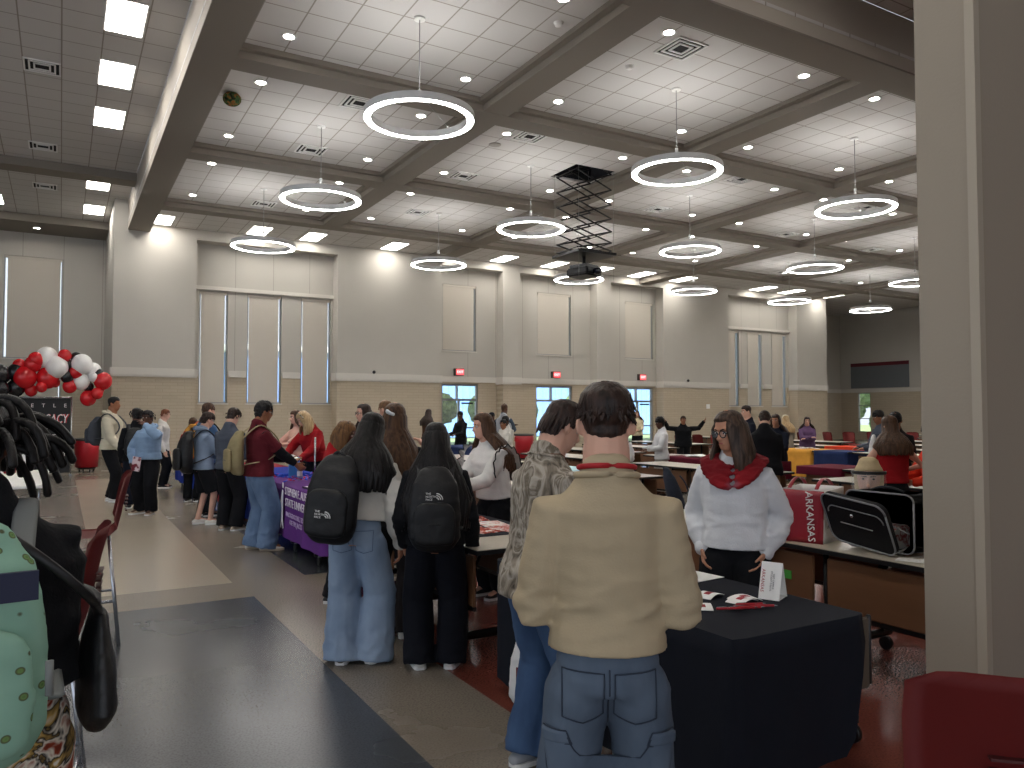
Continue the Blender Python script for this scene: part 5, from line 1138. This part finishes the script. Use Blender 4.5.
# suitcase with open front flap
NYL=cloth('suitcase_nylon',(26,27,31),rough=.6,bump=.2); PIPE=mat('grey_piping',(130,132,136),rough=.5)
e=empty('suitcase',(4.50,3.03,.745),0,'black fabric case standing open on the second-row table, front flap hanging forward','suitcase')
def rrect(w,h,r,n=6):
    P_=[]
    for cx,cy,a0 in ((w/2-r,h/2-r,0),(-w/2+r,h/2-r,90),(-w/2+r,-h/2+r,180),(w/2-r,-h/2+r,270)):
        for k in range(n+1): a=R(a0+90*k/n); P_.append((cx+r*math.cos(a),cy+r*math.sin(a)))
    return P_
def shell(b,w,h,d,r,Mx,open_=True):
    pr=rrect(w,h,r); F_=[b.verts.new(Mx@V((x,y,0))) for x,y in pr]; K_=[b.verts.new(Mx@V((x,y,d))) for x,y in pr]; n_=len(pr)
    for i in range(n_): b.faces.new((F_[i],F_[(i+1)%n_],K_[(i+1)%n_],K_[i]))
    b.faces.new(K_)
    if not open_: b.faces.new(F_[::-1])
    else:
        bmesh.ops.solidify(b,geom=b.faces[:],thickness=.006)
M0=frame((-.14,-.02,.185),(0,-1,0),(0,0,1)); M0=M0@Matrix.Scale(-1,4,V((0,0,1)))
b=NB(); shell(b,.46,.35,.24,.05,M0); bmesh.ops.recalc_face_normals(b,faces=b.faces[:]); obj('case_shell',b,NYL,e)
b=NB(); tube(b,[M0@V((x,y,0)) for x,y in rrect(.46,.35,.05)+[rrect(.46,.35,.05)[0]]],.006,6); obj('piping',b,PIPE,e)
Mf=Matrix.Translation((-.20,-.02,.03))@Matrix.Rotation(R(38),4,'Y').inverted()@frame((0,0,.17),(0,-1,0),(0,0,1))
Mf=frame((-.262,.015,.19),(0,-1,-.12),(-.45,0,1))
b=NB(); shell(b,.44,.33,.035,.06,Mf,False); bmesh.ops.recalc_face_normals(b,faces=b.faces[:]); fp=obj('front_flap',b,NYL,e)
b=NB(); tube(b,[Mf@V((x,y,.037)) for x,y in rrect(.44,.33,.06)+[rrect(.44,.33,.06)[0]]],.006,6); obj('flap_piping',b,PIPE,fp)
b=NB(); tube(b,[Mf@V((x,y-.03,.037)) for x,y in rrect(.38,.24,.05)[0:14]],.004,6); tube(b,[Mf@V((-.12,-.02,.038)),Mf@V((.10,-.02,.038))],.004,6); obj('pocket_zip',b,PIPE,fp); b=NB(); ball(b,Mf@V((-.02,.05,.037)),.014,(1,1,1),8); obj('badge',b,CHR,fp)
b=NB(); chain(b,[(-.14,-.22,.13),(-.24,-.12,.20)],[(.012,.003)]*2,n=6); chain(b,[(-.14,-.20,.05),(-.20,-.19,.02)],[(.012,.003)]*2,n=6); obj('strap',b,PIPE,e)
b=NB(); tube(b,bez((-.03,.10,.36),(-.03,0,.41),(-.03,-.12,.36),8),.010,6); obj('handle',b,NYL,e)
tag(obj('brochure_bundle',B((4.40,2.93,.76),(4.56,3.15,.90),bev=.01),ramp_tex('brochures',[(.45,(214,210,206)),(.55,(150,60,60)),(.6,(200,196,190))],12)),'bundle of pale printed brochures packed inside the open black case','brochures')
# mannequin head with face shield behind the case
e=empty('mannequin_head',(4.74,3.34,.745),R(214)-PI/2,'mannequin head in a beige hood and clear face shield above the black case','mannequin')
e.scale=(1,1,1)
b=NB(); loft(b,[(V((0,0,.0)),V((.07,0,0)),V((0,.06,0))),(V((0,0,.20)),V((.055,0,0)),V((0,.055,0))),(V((0,.02,.30)),V((.05,0,0)),V((0,.06,0))),(V((0,.02,.36)),V((.065,0,0)),V((0,.085,0))),(V((0,.01,.42)),V((.074,0,0)),V((0,.093,0))),(V((0,0,.48)),V((.066,0,0)),V((0,.085,0)))],24); chain(b,[(0,.10,.41),(0,.125,.365)],[.010,.016],n=8)
obj('head',remesh(b,.007,2),SKIN['l'],e,True); b=NB()
for k in (-1,1): ball(b,(k*.028,.093,.408),.009,(1.3,.6,.7),8)
obj('eye',b,IRIS,e); b=NB()
for k in (-1,1): chain(b,[(k*.012,.104,.424),(k*.045,.092,.426)],[.0035,.002],n=6)
obj('eyebrow',b,HAIR['dark'],e)
b=NB(); loft(b,[(V((0,-.05,.32)),V((.09,0,0)),V((0,.07,0))),(V((0,-.045,.42)),V((.096,0,0)),V((0,.08,0))),(V((0,-.01,.465)),V((.090,0,0)),V((0,.108,0))),(V((0,.0,.50)),V((.07,0,0)),V((0,.085,0)))],24); obj('hood',remesh(b,.010,2),cloth('beige_hood',(196,176,140)),e,True)
b=NB(); chain(b,[(.105*math.cos(a),.0+.125*math.sin(a),.448) for a in [PI*i/14 for i in range(15)]],[(.012,.006)]*15,side=V((0,0,1)),n=8); obj('band',b,BLK,e,True)
b=NB(); r0=[];r1=[]
for i in range(15):
    a=PI*i/14; r0.append(b.verts.new((.108*math.cos(a),.13*math.sin(a),.445))); r1.append(b.verts.new((.108*math.cos(a),.135*math.sin(a),.26)))
for i in range(14): b.faces.new((r0[i],r0[i+1],r1[i+1],r1[i]))
obj('face_shield',b,mat('clear_visor',(225,235,240),rough=.05,alpha=.22),e)
# cup with straw, papers
e=empty('drink_cup',(4.45,2.70,.745),0,'clear printed drink cup with a red straw beside the black case','cup'); b=NB(); lathe(b,[(0,0),(.03,0),(.045,.14),(.047,.142)],20); obj('cup_body',b,ramp_tex('cup_print',[(.42,(206,216,228)),(.5,(60,110,190)),(.58,(220,225,230)),(.66,(200,50,60))],16,rough=.3),e); b=NB(); cyl(b,(0,0,.142),.05,.01); obj('lid',b,mat('lid_clear',(220,226,232),rough=.2),e); b=NB(); tube(b,[(0,0,.14),(.015,.01,.24)],.005,6); obj('straw',b,mat('straw_red',(200,40,44)),e)
for i,(x,y) in enumerate(((4.26,2.72),(4.32,2.64),(4.66,2.66))): flat('paper_sheet',x,y,.7455+.003*i,.12,.18,.4+.6*i,PAP,['white paper slip nearest the table edge beside the cup','white paper slip overlapping the one at the table edge','white paper slip behind the drink cup'][i],'paper')
# ---- backpacks and goods on other tables
def lean_pack(x,y,z,rz,label,m,s=1):
    e=empty('backpack',(x,y,z),rz,label,'backpack'); b=NB(); secs=[]
    for t,kw,kd in ((0,.9,1),(.15,1,1),(.5,1,.95),(.8,.85,.75),(1,.5,.4)): secs.append((V((0,.14*t,.02+.46*t)),V((.16*kw,0,0)),V((0,.09*kd,0))))
    loft(b,secs,20); me=remesh(b,.014,1); crumple(me,.01,(7,7,7),2); obj('bag_body',me,m,e,True); b=NB(); tube(b,bez((-.1,.0,.42),(-.2,-.12,.3),(-.12,-.1,.05),8),.010,6); tube(b,bez((-.04,.16,.46),(0,.2,.55),(.04,.16,.46),7),.008,6); obj('strap',b,m,e); obj('leather_tag',B((-.03,-.10,.24),(.03,-.085,.28)),mat('tan_tag',(170,120,80)),e); e.scale=(s,s,s); return e
lean_pack(6.12,6.72,.46,.9,'slate grey rucksack with a tan tag standing on a low bench',cloth('slate_pack',(48,54,66)))
tag(obj('bench',B((5.95,6.3,.40),(6.25,8.0,.45),bev=.01),mat('bench_top',(150,144,134),rough=.4)),'low bench under the slate grey rucksack','bench'); b=NB()
for yy in (6.45,7.85): tube(b,[(6.1,yy,0),(6.1,yy,.4)],.025,8)
obj('leg',b,FRM,bpy.data.objects['bench'])
YEL=cloth('yellow_tablecloth',(222,160,66)); NVT=cloth('navy_tablecloth',(38,52,92)); MRT=cloth('maroon_tablecloth',(100,24,44)); ORT=cloth('orange_tablecloth',(226,74,44))
drape('tablecloth',14.48,15.3,11.62,12.6,.60,YEL,'golden yellow cloth on the table right of the man in khaki trousers',fold=.015,seed=7)
drape('tablecloth',14.48,15.3,10.72,11.55,.60,NVT,'navy blue cloth next to the golden yellow one',fold=.015,seed=8)
drape('tablecloth',14.48,15.3,7.8,8.5,.60,ORT,'orange-red cloth left of the woman in the sleeveless top',fold=.015,seed=18)
drape('tablecloth',10.13,10.95,7.6,8.42,.12,MRT,'maroon cloth on the table end in front of the golden yellow cloth',fold=.008,seed=9)
drape('tablecloth',10.13,10.95,9.2,11.6,.30,MRT,'long maroon cloth between the grey-skirted woman and the woman in white',fold=.012,seed=10)
drape('tablecloth',14.48,15.3,10.6,11.9,.12,ORT,'orange-red cloth on a far table below the purple-hooded woman',fold=.01,seed=11) if 0 else None
drape('tablecloth',8.33,9.13,15.9,18.2,.28,NVT,'navy cloth on the far table in front of the red bin',fold=.012,seed=12)
drape('tablecloth',14.48,15.28,12.75,13.7,.25,MRT,'maroon cloth on a far table behind the white carrier bags',fold=.012,seed=13)
drape('tablecloth',16.58,17.4,11.9,12.9,.14,ORT,'orange-red cloth on a far table below the purple-hooded woman',fold=.01,seed=11)
def carrier(x,y,z,h,label,grp=None,m=None):
    e=empty('carrier_bag',(x,y,z),rnd.uniform(-.4,.4),label,'bag',grp); b=NB(); loft(b,[(V((0,0,0)),V((.11,0,0)),V((0,.07,0))),(V((0,0,h*.55)),V((.10,0,0)),V((0,.06,0))),(V((0,0,h*.8)),V((.05,0,0)),V((0,.04,0))),(V((.02,0,h)),V((.05,0,0)),V((0,.02,0)))],16); me=remesh(b,.014,1); crumple(me,.02,(9,9,9),int(x*10)); obj('bag_body',me,m or mat('bag_white',(222,222,222)),e,True); return e
carrier(10.55,7.35,.745,.50,'tall white knotted plastic bag in front of the navy cloth'); 
c2=carrier(8.62,5.9,.745,.30,'small white plastic bag with a red mark above the crimson bag'); obj('red_mark',B((-.04,-.075,.06),(.04,-.064,.13)),MRD,c2)
for i in range(5): carrier(9.0+.02*i,11.2+.32*i,.745,.28,'white paper bag standing in the row on the table left of the grey skirt','white bags in a row')
def litter(name,x0,x1,y0,y1,z,n,m,label,cat,grp,w=.14,h=.10):
    base=None
    for i in range(n):
        x,y,a=rnd.uniform(x0,x1),rnd.uniform(y0,y1),rnd.uniform(0,3)
        if base is None: o=flat(name,x,y,z,w,h,a,m,label,cat,grp,curl=.01); base=o
        else: o=base.copy(); C.objects.link(o); o.location=(x,y,z+.0035*i); o.rotation_euler=(0,0,a)
litter('white_badge',14.6,15.1,11.7,12.4,.75,9,PAP,'small white badge in the heap on the golden yellow cloth','badge','badges on the yellow cloth',w=.2,h=.12)
litter('leaflet',10.3,10.8,9.4,11.4,.75,12,PAP,'white leaflet spread on the long maroon cloth','leaflet','leaflets on the maroon cloth',w=.3,h=.22)
litter('leaflet',10.3,10.8,6.3,7.1,.748,6,PNK,'pinkish leaflet beside the tall white plastic bag','leaflet','leaflets beside the white bag',w=.22,h=.16)
litter('leaflet',4.4,4.85,6.3,8.3,.748,7,PNK,'pale pink leaflet on the second-row table beyond the puffer jacket','leaflet','leaflets beyond the jacket',w=.24,h=.18)
litter('leaflet',6.4,6.9,2.7,4.2,.748,8,PNK,'leaflet on the third-row table behind the drink cup','leaflet','leaflets on the third-row table',w=.24,h=.2)
litter('leaflet',8.5,9.0,4.0,4.5,.748,4,PAP,'white sheet on the table beside the orange-sweatered person','leaflet','sheets beside the laptop',w=.26,h=.2)
pm=obj('pompom',remesh(ball(NB(),(0,0,0),.11),.02,0),ramp_tex('pompom_print',[(.45,(110,24,44)),(.5,(235,230,230))],18)); crumple(pm.data,.06,(20,20,20),2); pm.location=(10.4,9.3,.85); tag(pm,'maroon and white pompom left of the head of the woman in the white sweater','pompom')
lt=empty('laptop',(8.5,4.62,.745),-1.9,'dark open laptop at the hands of the person in orange','laptop'); obj('base',B((-.17,-.12,0),(.17,.12,.018),bev=.004),BLK,lt); b=NB(); slab(b,(0,.12,.018),(0,.19,.24),.34,.008); obj('screen',b,BLK,lt)
jr=empty('cookie_jar',(6.6,12.0,.745),0,'round wicker-coloured jar with blue lid on a far table between the two foreground boys','jar'); b=NB(); lathe(b,[(0,0),(.10,0),(.13,.12),(.10,.26),(.08,.28)],20); obj('jar_body',b,mat('amber_jar',(178,120,60),rough=.4,var=.2,vscale=20),jr); b=NB(); cyl(b,(0,0,.28),.09,.03); obj('lid',b,BLUT,jr)
tag(obj('coverlet',B((6.3,9.3,.742),(6.98,10.2,.75),bev=.003),mat('pale_cyan_sheet',(170,220,230),rough=.3)),'pale blue glossy sheet on the table beside the chin of the camouflage-shirted boy','sheet')
# ---- chairs, bins
CH=mat('chair_red',(118,30,28),rough=.6,var=.04); CHT=mat('chair_chrome',(180,183,188),rough=.2,metal=.9)
def seat_shell(w=.46,sd=.44,bh=.44,zs=.0,th=.012):
    """one-piece moulded shell: seat flowing into a curved back; faces +Y"""
    b=NB(); prof=[(.22,-.012,1),(.20,.004,1),(.10,-.004,1.02),(-.05,-.012,1.02),(-.15,-.002,1),(-.20,.04,.95),(-.225,.12,.90),(-.245,.22,.94),(-.265,.32,.97),(-.285,.40,.96),(-.295,bh,.90)]
    g=[]
    for y,z,k in prof:
        row=[]
        for i in range(11):
            u=i/10*2-1; cur=.05*u*u*(1 if z>.05 else 0); dip=.018*u*u if z<.05 else 0
            zz=z- (.03*abs(u)**6 if z>bh-.02 else 0)
            row.append(b.verts.new((u*w/2*k,y+cur,zs+zz+dip)))
        g.append(row)
    for j in range(len(g)-1):
        for i in range(10): b.faces.new((g[j][i],g[j+1][i],g[j+1][i+1],g[j][i+1])).smooth=True
    bmesh.ops.solidify(b,geom=b.faces[:],thickness=th)
    bmesh.ops.recalc_face_normals(b,faces=b.faces[:]); return b
def chair(x,y,rz,label,zs=.45,group=None,bar=False):
    e=empty('bar_stool' if bar else 'chair',(x,y,0),rz,label,'stool' if bar else 'chair',group); obj('seat_shell',seat_shell(zs=zs),CH,e)
    fx,fy=(.22,.22) if bar else (.20,.20)
    for sx in (-1,1):
        for sy in (-1,1):
            b=NB(); tube(b,[(sx*.16,sy*.15,zs-.02),(sx*fx,sy*fy,.0)],.0125,8); obj('leg',b,CHT,e)
    if bar:
        b=NB()
        for zz in (.22,.30): 
            t=1-zz/zs; q=.16+(.06)*t; r_=.15+.07*t
            tube(b,[(-q,r_,zz),(q,r_,zz)],.009,6) if zz<.25 else tube(b,[(-q,-r_,zz),(-q,r_,zz)],.009,6); tube(b,[(q,-r_,zz),(q,r_,zz)],.009,6); tube(b,[(-q,-r_,zz),(q,-r_,zz)],.009,6)
        obj('foot_rail',b,CHT,e)
        b=NB()
        for k in range(5): box(b,(-.07,-.262-.002*k,zs+.16+.025*k),(.07,-.250,zs+.166+.025*k))
        obj('back_slots',b,mat('slot_dark',(70,20,20)),e)
    return e
chair(.16,6.22,R(88),'red moulded bar stool with chrome legs, farther of the two at the left',.74,'red bar stools',True)
chair(-.12,3.35,R(84),'red moulded bar stool with chrome legs, nearer one beside the crossbody bag',.74,'red bar stools',True)
chair(1.885,1.04,R(-44),'red moulded chair back cut off at the bottom right corner',.63,'red bar stools',True)
first=None
def fchair(x,y,rz,label):
    global first
    if first is None: first=chair(x,y,rz,label,group='red chairs by the far walls'); return first
    c=copy_tree(first); c.location=(x,y,0); c.rotation_euler=(0,0,rz); c['label']=label; return c
for i in range(7): fchair(22.4+.50*i+(.35 if i>1 else 0)+(.3 if i>3 else 0),19.0-.42*i,R(150+12*(i%3)),'small distant red chair, %s from the left of those right of the purple-hooded woman'%ORD[i])
for i in range(4): fchair(16.9+.52*i,18.3-.25*i,R(170+10*(i%2)),'small distant red chair, %s from the left behind the woman with spread arms'%ORD[i])
for i in range(3): fchair(31+.8*i,13.8,R(160),'small distant red chair, %s from the left below the far end-wall window'%ORD[i])
def bin_(x,y,label):
    e=empty('waste_bin',(x,y,0),0,label,'bin'); b=NB(); lathe(b,[(0,.14),(.27,.14),(.30,.85),(.29,.86)],28); obj('bin_body',b,mat('bin_red',(176,24,38),rough=.4),e); b=NB(); lathe(b,[(.31,.84),(.325,.86),(.325,.90),(.28,.90),(.27,.84)],28); obj('rim',b,mat('bin_rim',(70,66,64),rough=.6),e); b=NB(); cyl(b,(0,0,.09),.22,.05)
    for k in range(4): a=PI/2*k+.4; ball(b,(.18*math.cos(a),.18*math.sin(a),.045),.045,(.5,1,1),10)
    obj('dolly',b,BLK,e)
    for k in (-1,1): obj('handle',B((k*.30-.03,-.06,.66),(k*.30+.03,.06,.80),bev=.01),MC['bin_red'],e)
bin_(.62,23.6,'red round waste bin on a black dolly beside the balloon backdrop'); bin_(12.9,21.4,'red round waste bin with grey rim near the window wall behind the tables'); 
# ---- backdrop, balloons, white table
e=empty('backdrop_banner',(-.50,22.9,-.0),0,'black step-and-repeat backdrop with TYLER LEGACY lettering under the balloons','banner'); BAN=mat('banner_black',(26,27,30),rough=.7)
obj('panel',B((-.72,0,.05),(.72,.02,1.95)),BAN,e); b=NB(); 
for k in (-1,1): tube(b,[(k*.74,.03,0),(k*.74,.03,1.98)],.018,6); box(b,(k*.74-.03,-.3,0),(k*.74+.03,.3,.03))
tube(b,[(-.74,.03,1.97),(.74,.03,1.97)],.018,6); obj('stand',b,CHR,e)
LT=mat('banner_lettering',(236,226,226),rough=.6); LTR=mat('banner_outline',(190,40,50),rough=.6)
for dz,m_,s_ in ((0,LTR,.335),(-.004,LT,.32)): text('lettering','TYLER LEGACY',s_,m_,e,frame((0,-.012+dz,1.42),(1,0,0),(0,0,1))@Matrix.Scale(.60 if 1 else 1,4,V((1,0,0))),shear=.15)
text('sub_lettering','HIGH SCHOOL',.17,LT,e,frame((-.08,-.014,1.22),(1,0,0),(0,0,1)),shear=.1)
for r_ in range(6):
    for c_ in range(6):
        z_=[1.76,1.95,.98,.75,.52,.3][r_]
        if r_==1 : continue
        o=text('small_mark',['T','L','E'][(r_+c_)%3],.13,LT,e,frame((-.60+.24*c_,-.014,z_),(1,0,0),(0,0,1)))
BAL={'r':mat('balloon_red',(206,26,34),rough=.25,spec=.6),'w':mat('balloon_white',(240,238,236),rough=.3,spec=.6),'b':mat('balloon_black',(22,22,26),rough=.25,spec=.6)}
BN={'r':'red','w':'white','b':'black'}
bls=[(16,382,.9,'b'),(26,380,.8,'b'),(17,394,.7,'b'),(26,393,.8,'b'),(32,384,1.0,'r'),(37,373,.75,'r'),(28,374,.6,'r'),(39,369,.7,'r'),(47,384,1.0,'r'),(46,367,1.0,'w'),(53,375,1.0,'w'),(57,369,.7,'w'),(60,383,.6,'b'),(61,373,.5,'b'),(36,395,.55,'r'),(43,392,.5,'r'),(52,388,.45,'r'),(62,391,.65,'r'),(66,379,.6,'r'),(68,385,.45,'r'),(70,372,.95,'w'),(70,387,.75,'w'),(78,377,.75,'w'),(78,383,.45,'w'),(75,391,.5,'b'),(82,380,.5,'b'),(85,386,.85,'r'),(75,401,.75,'r'),(81,397,.55,'r'),(83,394,.4,'r'),(66,366,.5,'b'),(58,365,.6,'r')]
first=True
for i,(u,v_,s_,c_) in enumerate(bls):
    x=-.36+(u-45)*.0323; z=1.96+(401-v_)*.0297; y=22.75+.10*math.sin(i*2.4)
    o=obj('balloon',ball(NB(),(0,0,0),.26*s_,(1,1,1.08),18),BAL[c_]); o.location=(x,y,z)
    side_='left end' if u<34 else 'left half' if u<50 else 'middle' if u<68 else 'right end'
    tag(o,'%s %s balloon at the %s %s of the garland'%('large' if s_>.8 else 'medium' if s_>.58 else 'small',BN[c_],'top' if v_<372 else 'upper' if v_<379 else 'middle' if v_<388 else 'lower' if v_<394 else 'bottom','far left' if u<22 else 'left' if u<33 else 'left of centre' if u<45 else 'centre' if u<56 else 'right of centre' if u<67 else 'right' if u<77 else 'far right'),'balloon','balloon garland')
e=empty('folding_table',(-.75,10.6,0),0,'white plastic folding table with small items behind the dreadlocked woman','table'); obj('table_top',B((-1.2,-.0,.71),(.62,2.9,.745),bev=.012),WHT,e)
for sx in (-1.1,.5):
    for sy in (.2,2.7): b=NB(); tube(b,[(sx,sy,0),(sx,sy,.71)],.016,8); obj('leg',b,CHT,e)
for i,(x,y,h,m_,l) in enumerate(((-.6,12.9,.2,MRD,'small red box at the back of the white folding table'),(-.45,13.0,.28,PAP,'white box beside the red one on the white folding table'),(-.95,12.2,.22,WHT,'white container at the left of the white folding table'))):
    o=obj('small_box',B((-.07,-.05,0),(.07,.05,h),bev=.008),m_); o.location=(x,y,.745); tag(o,l,'box')
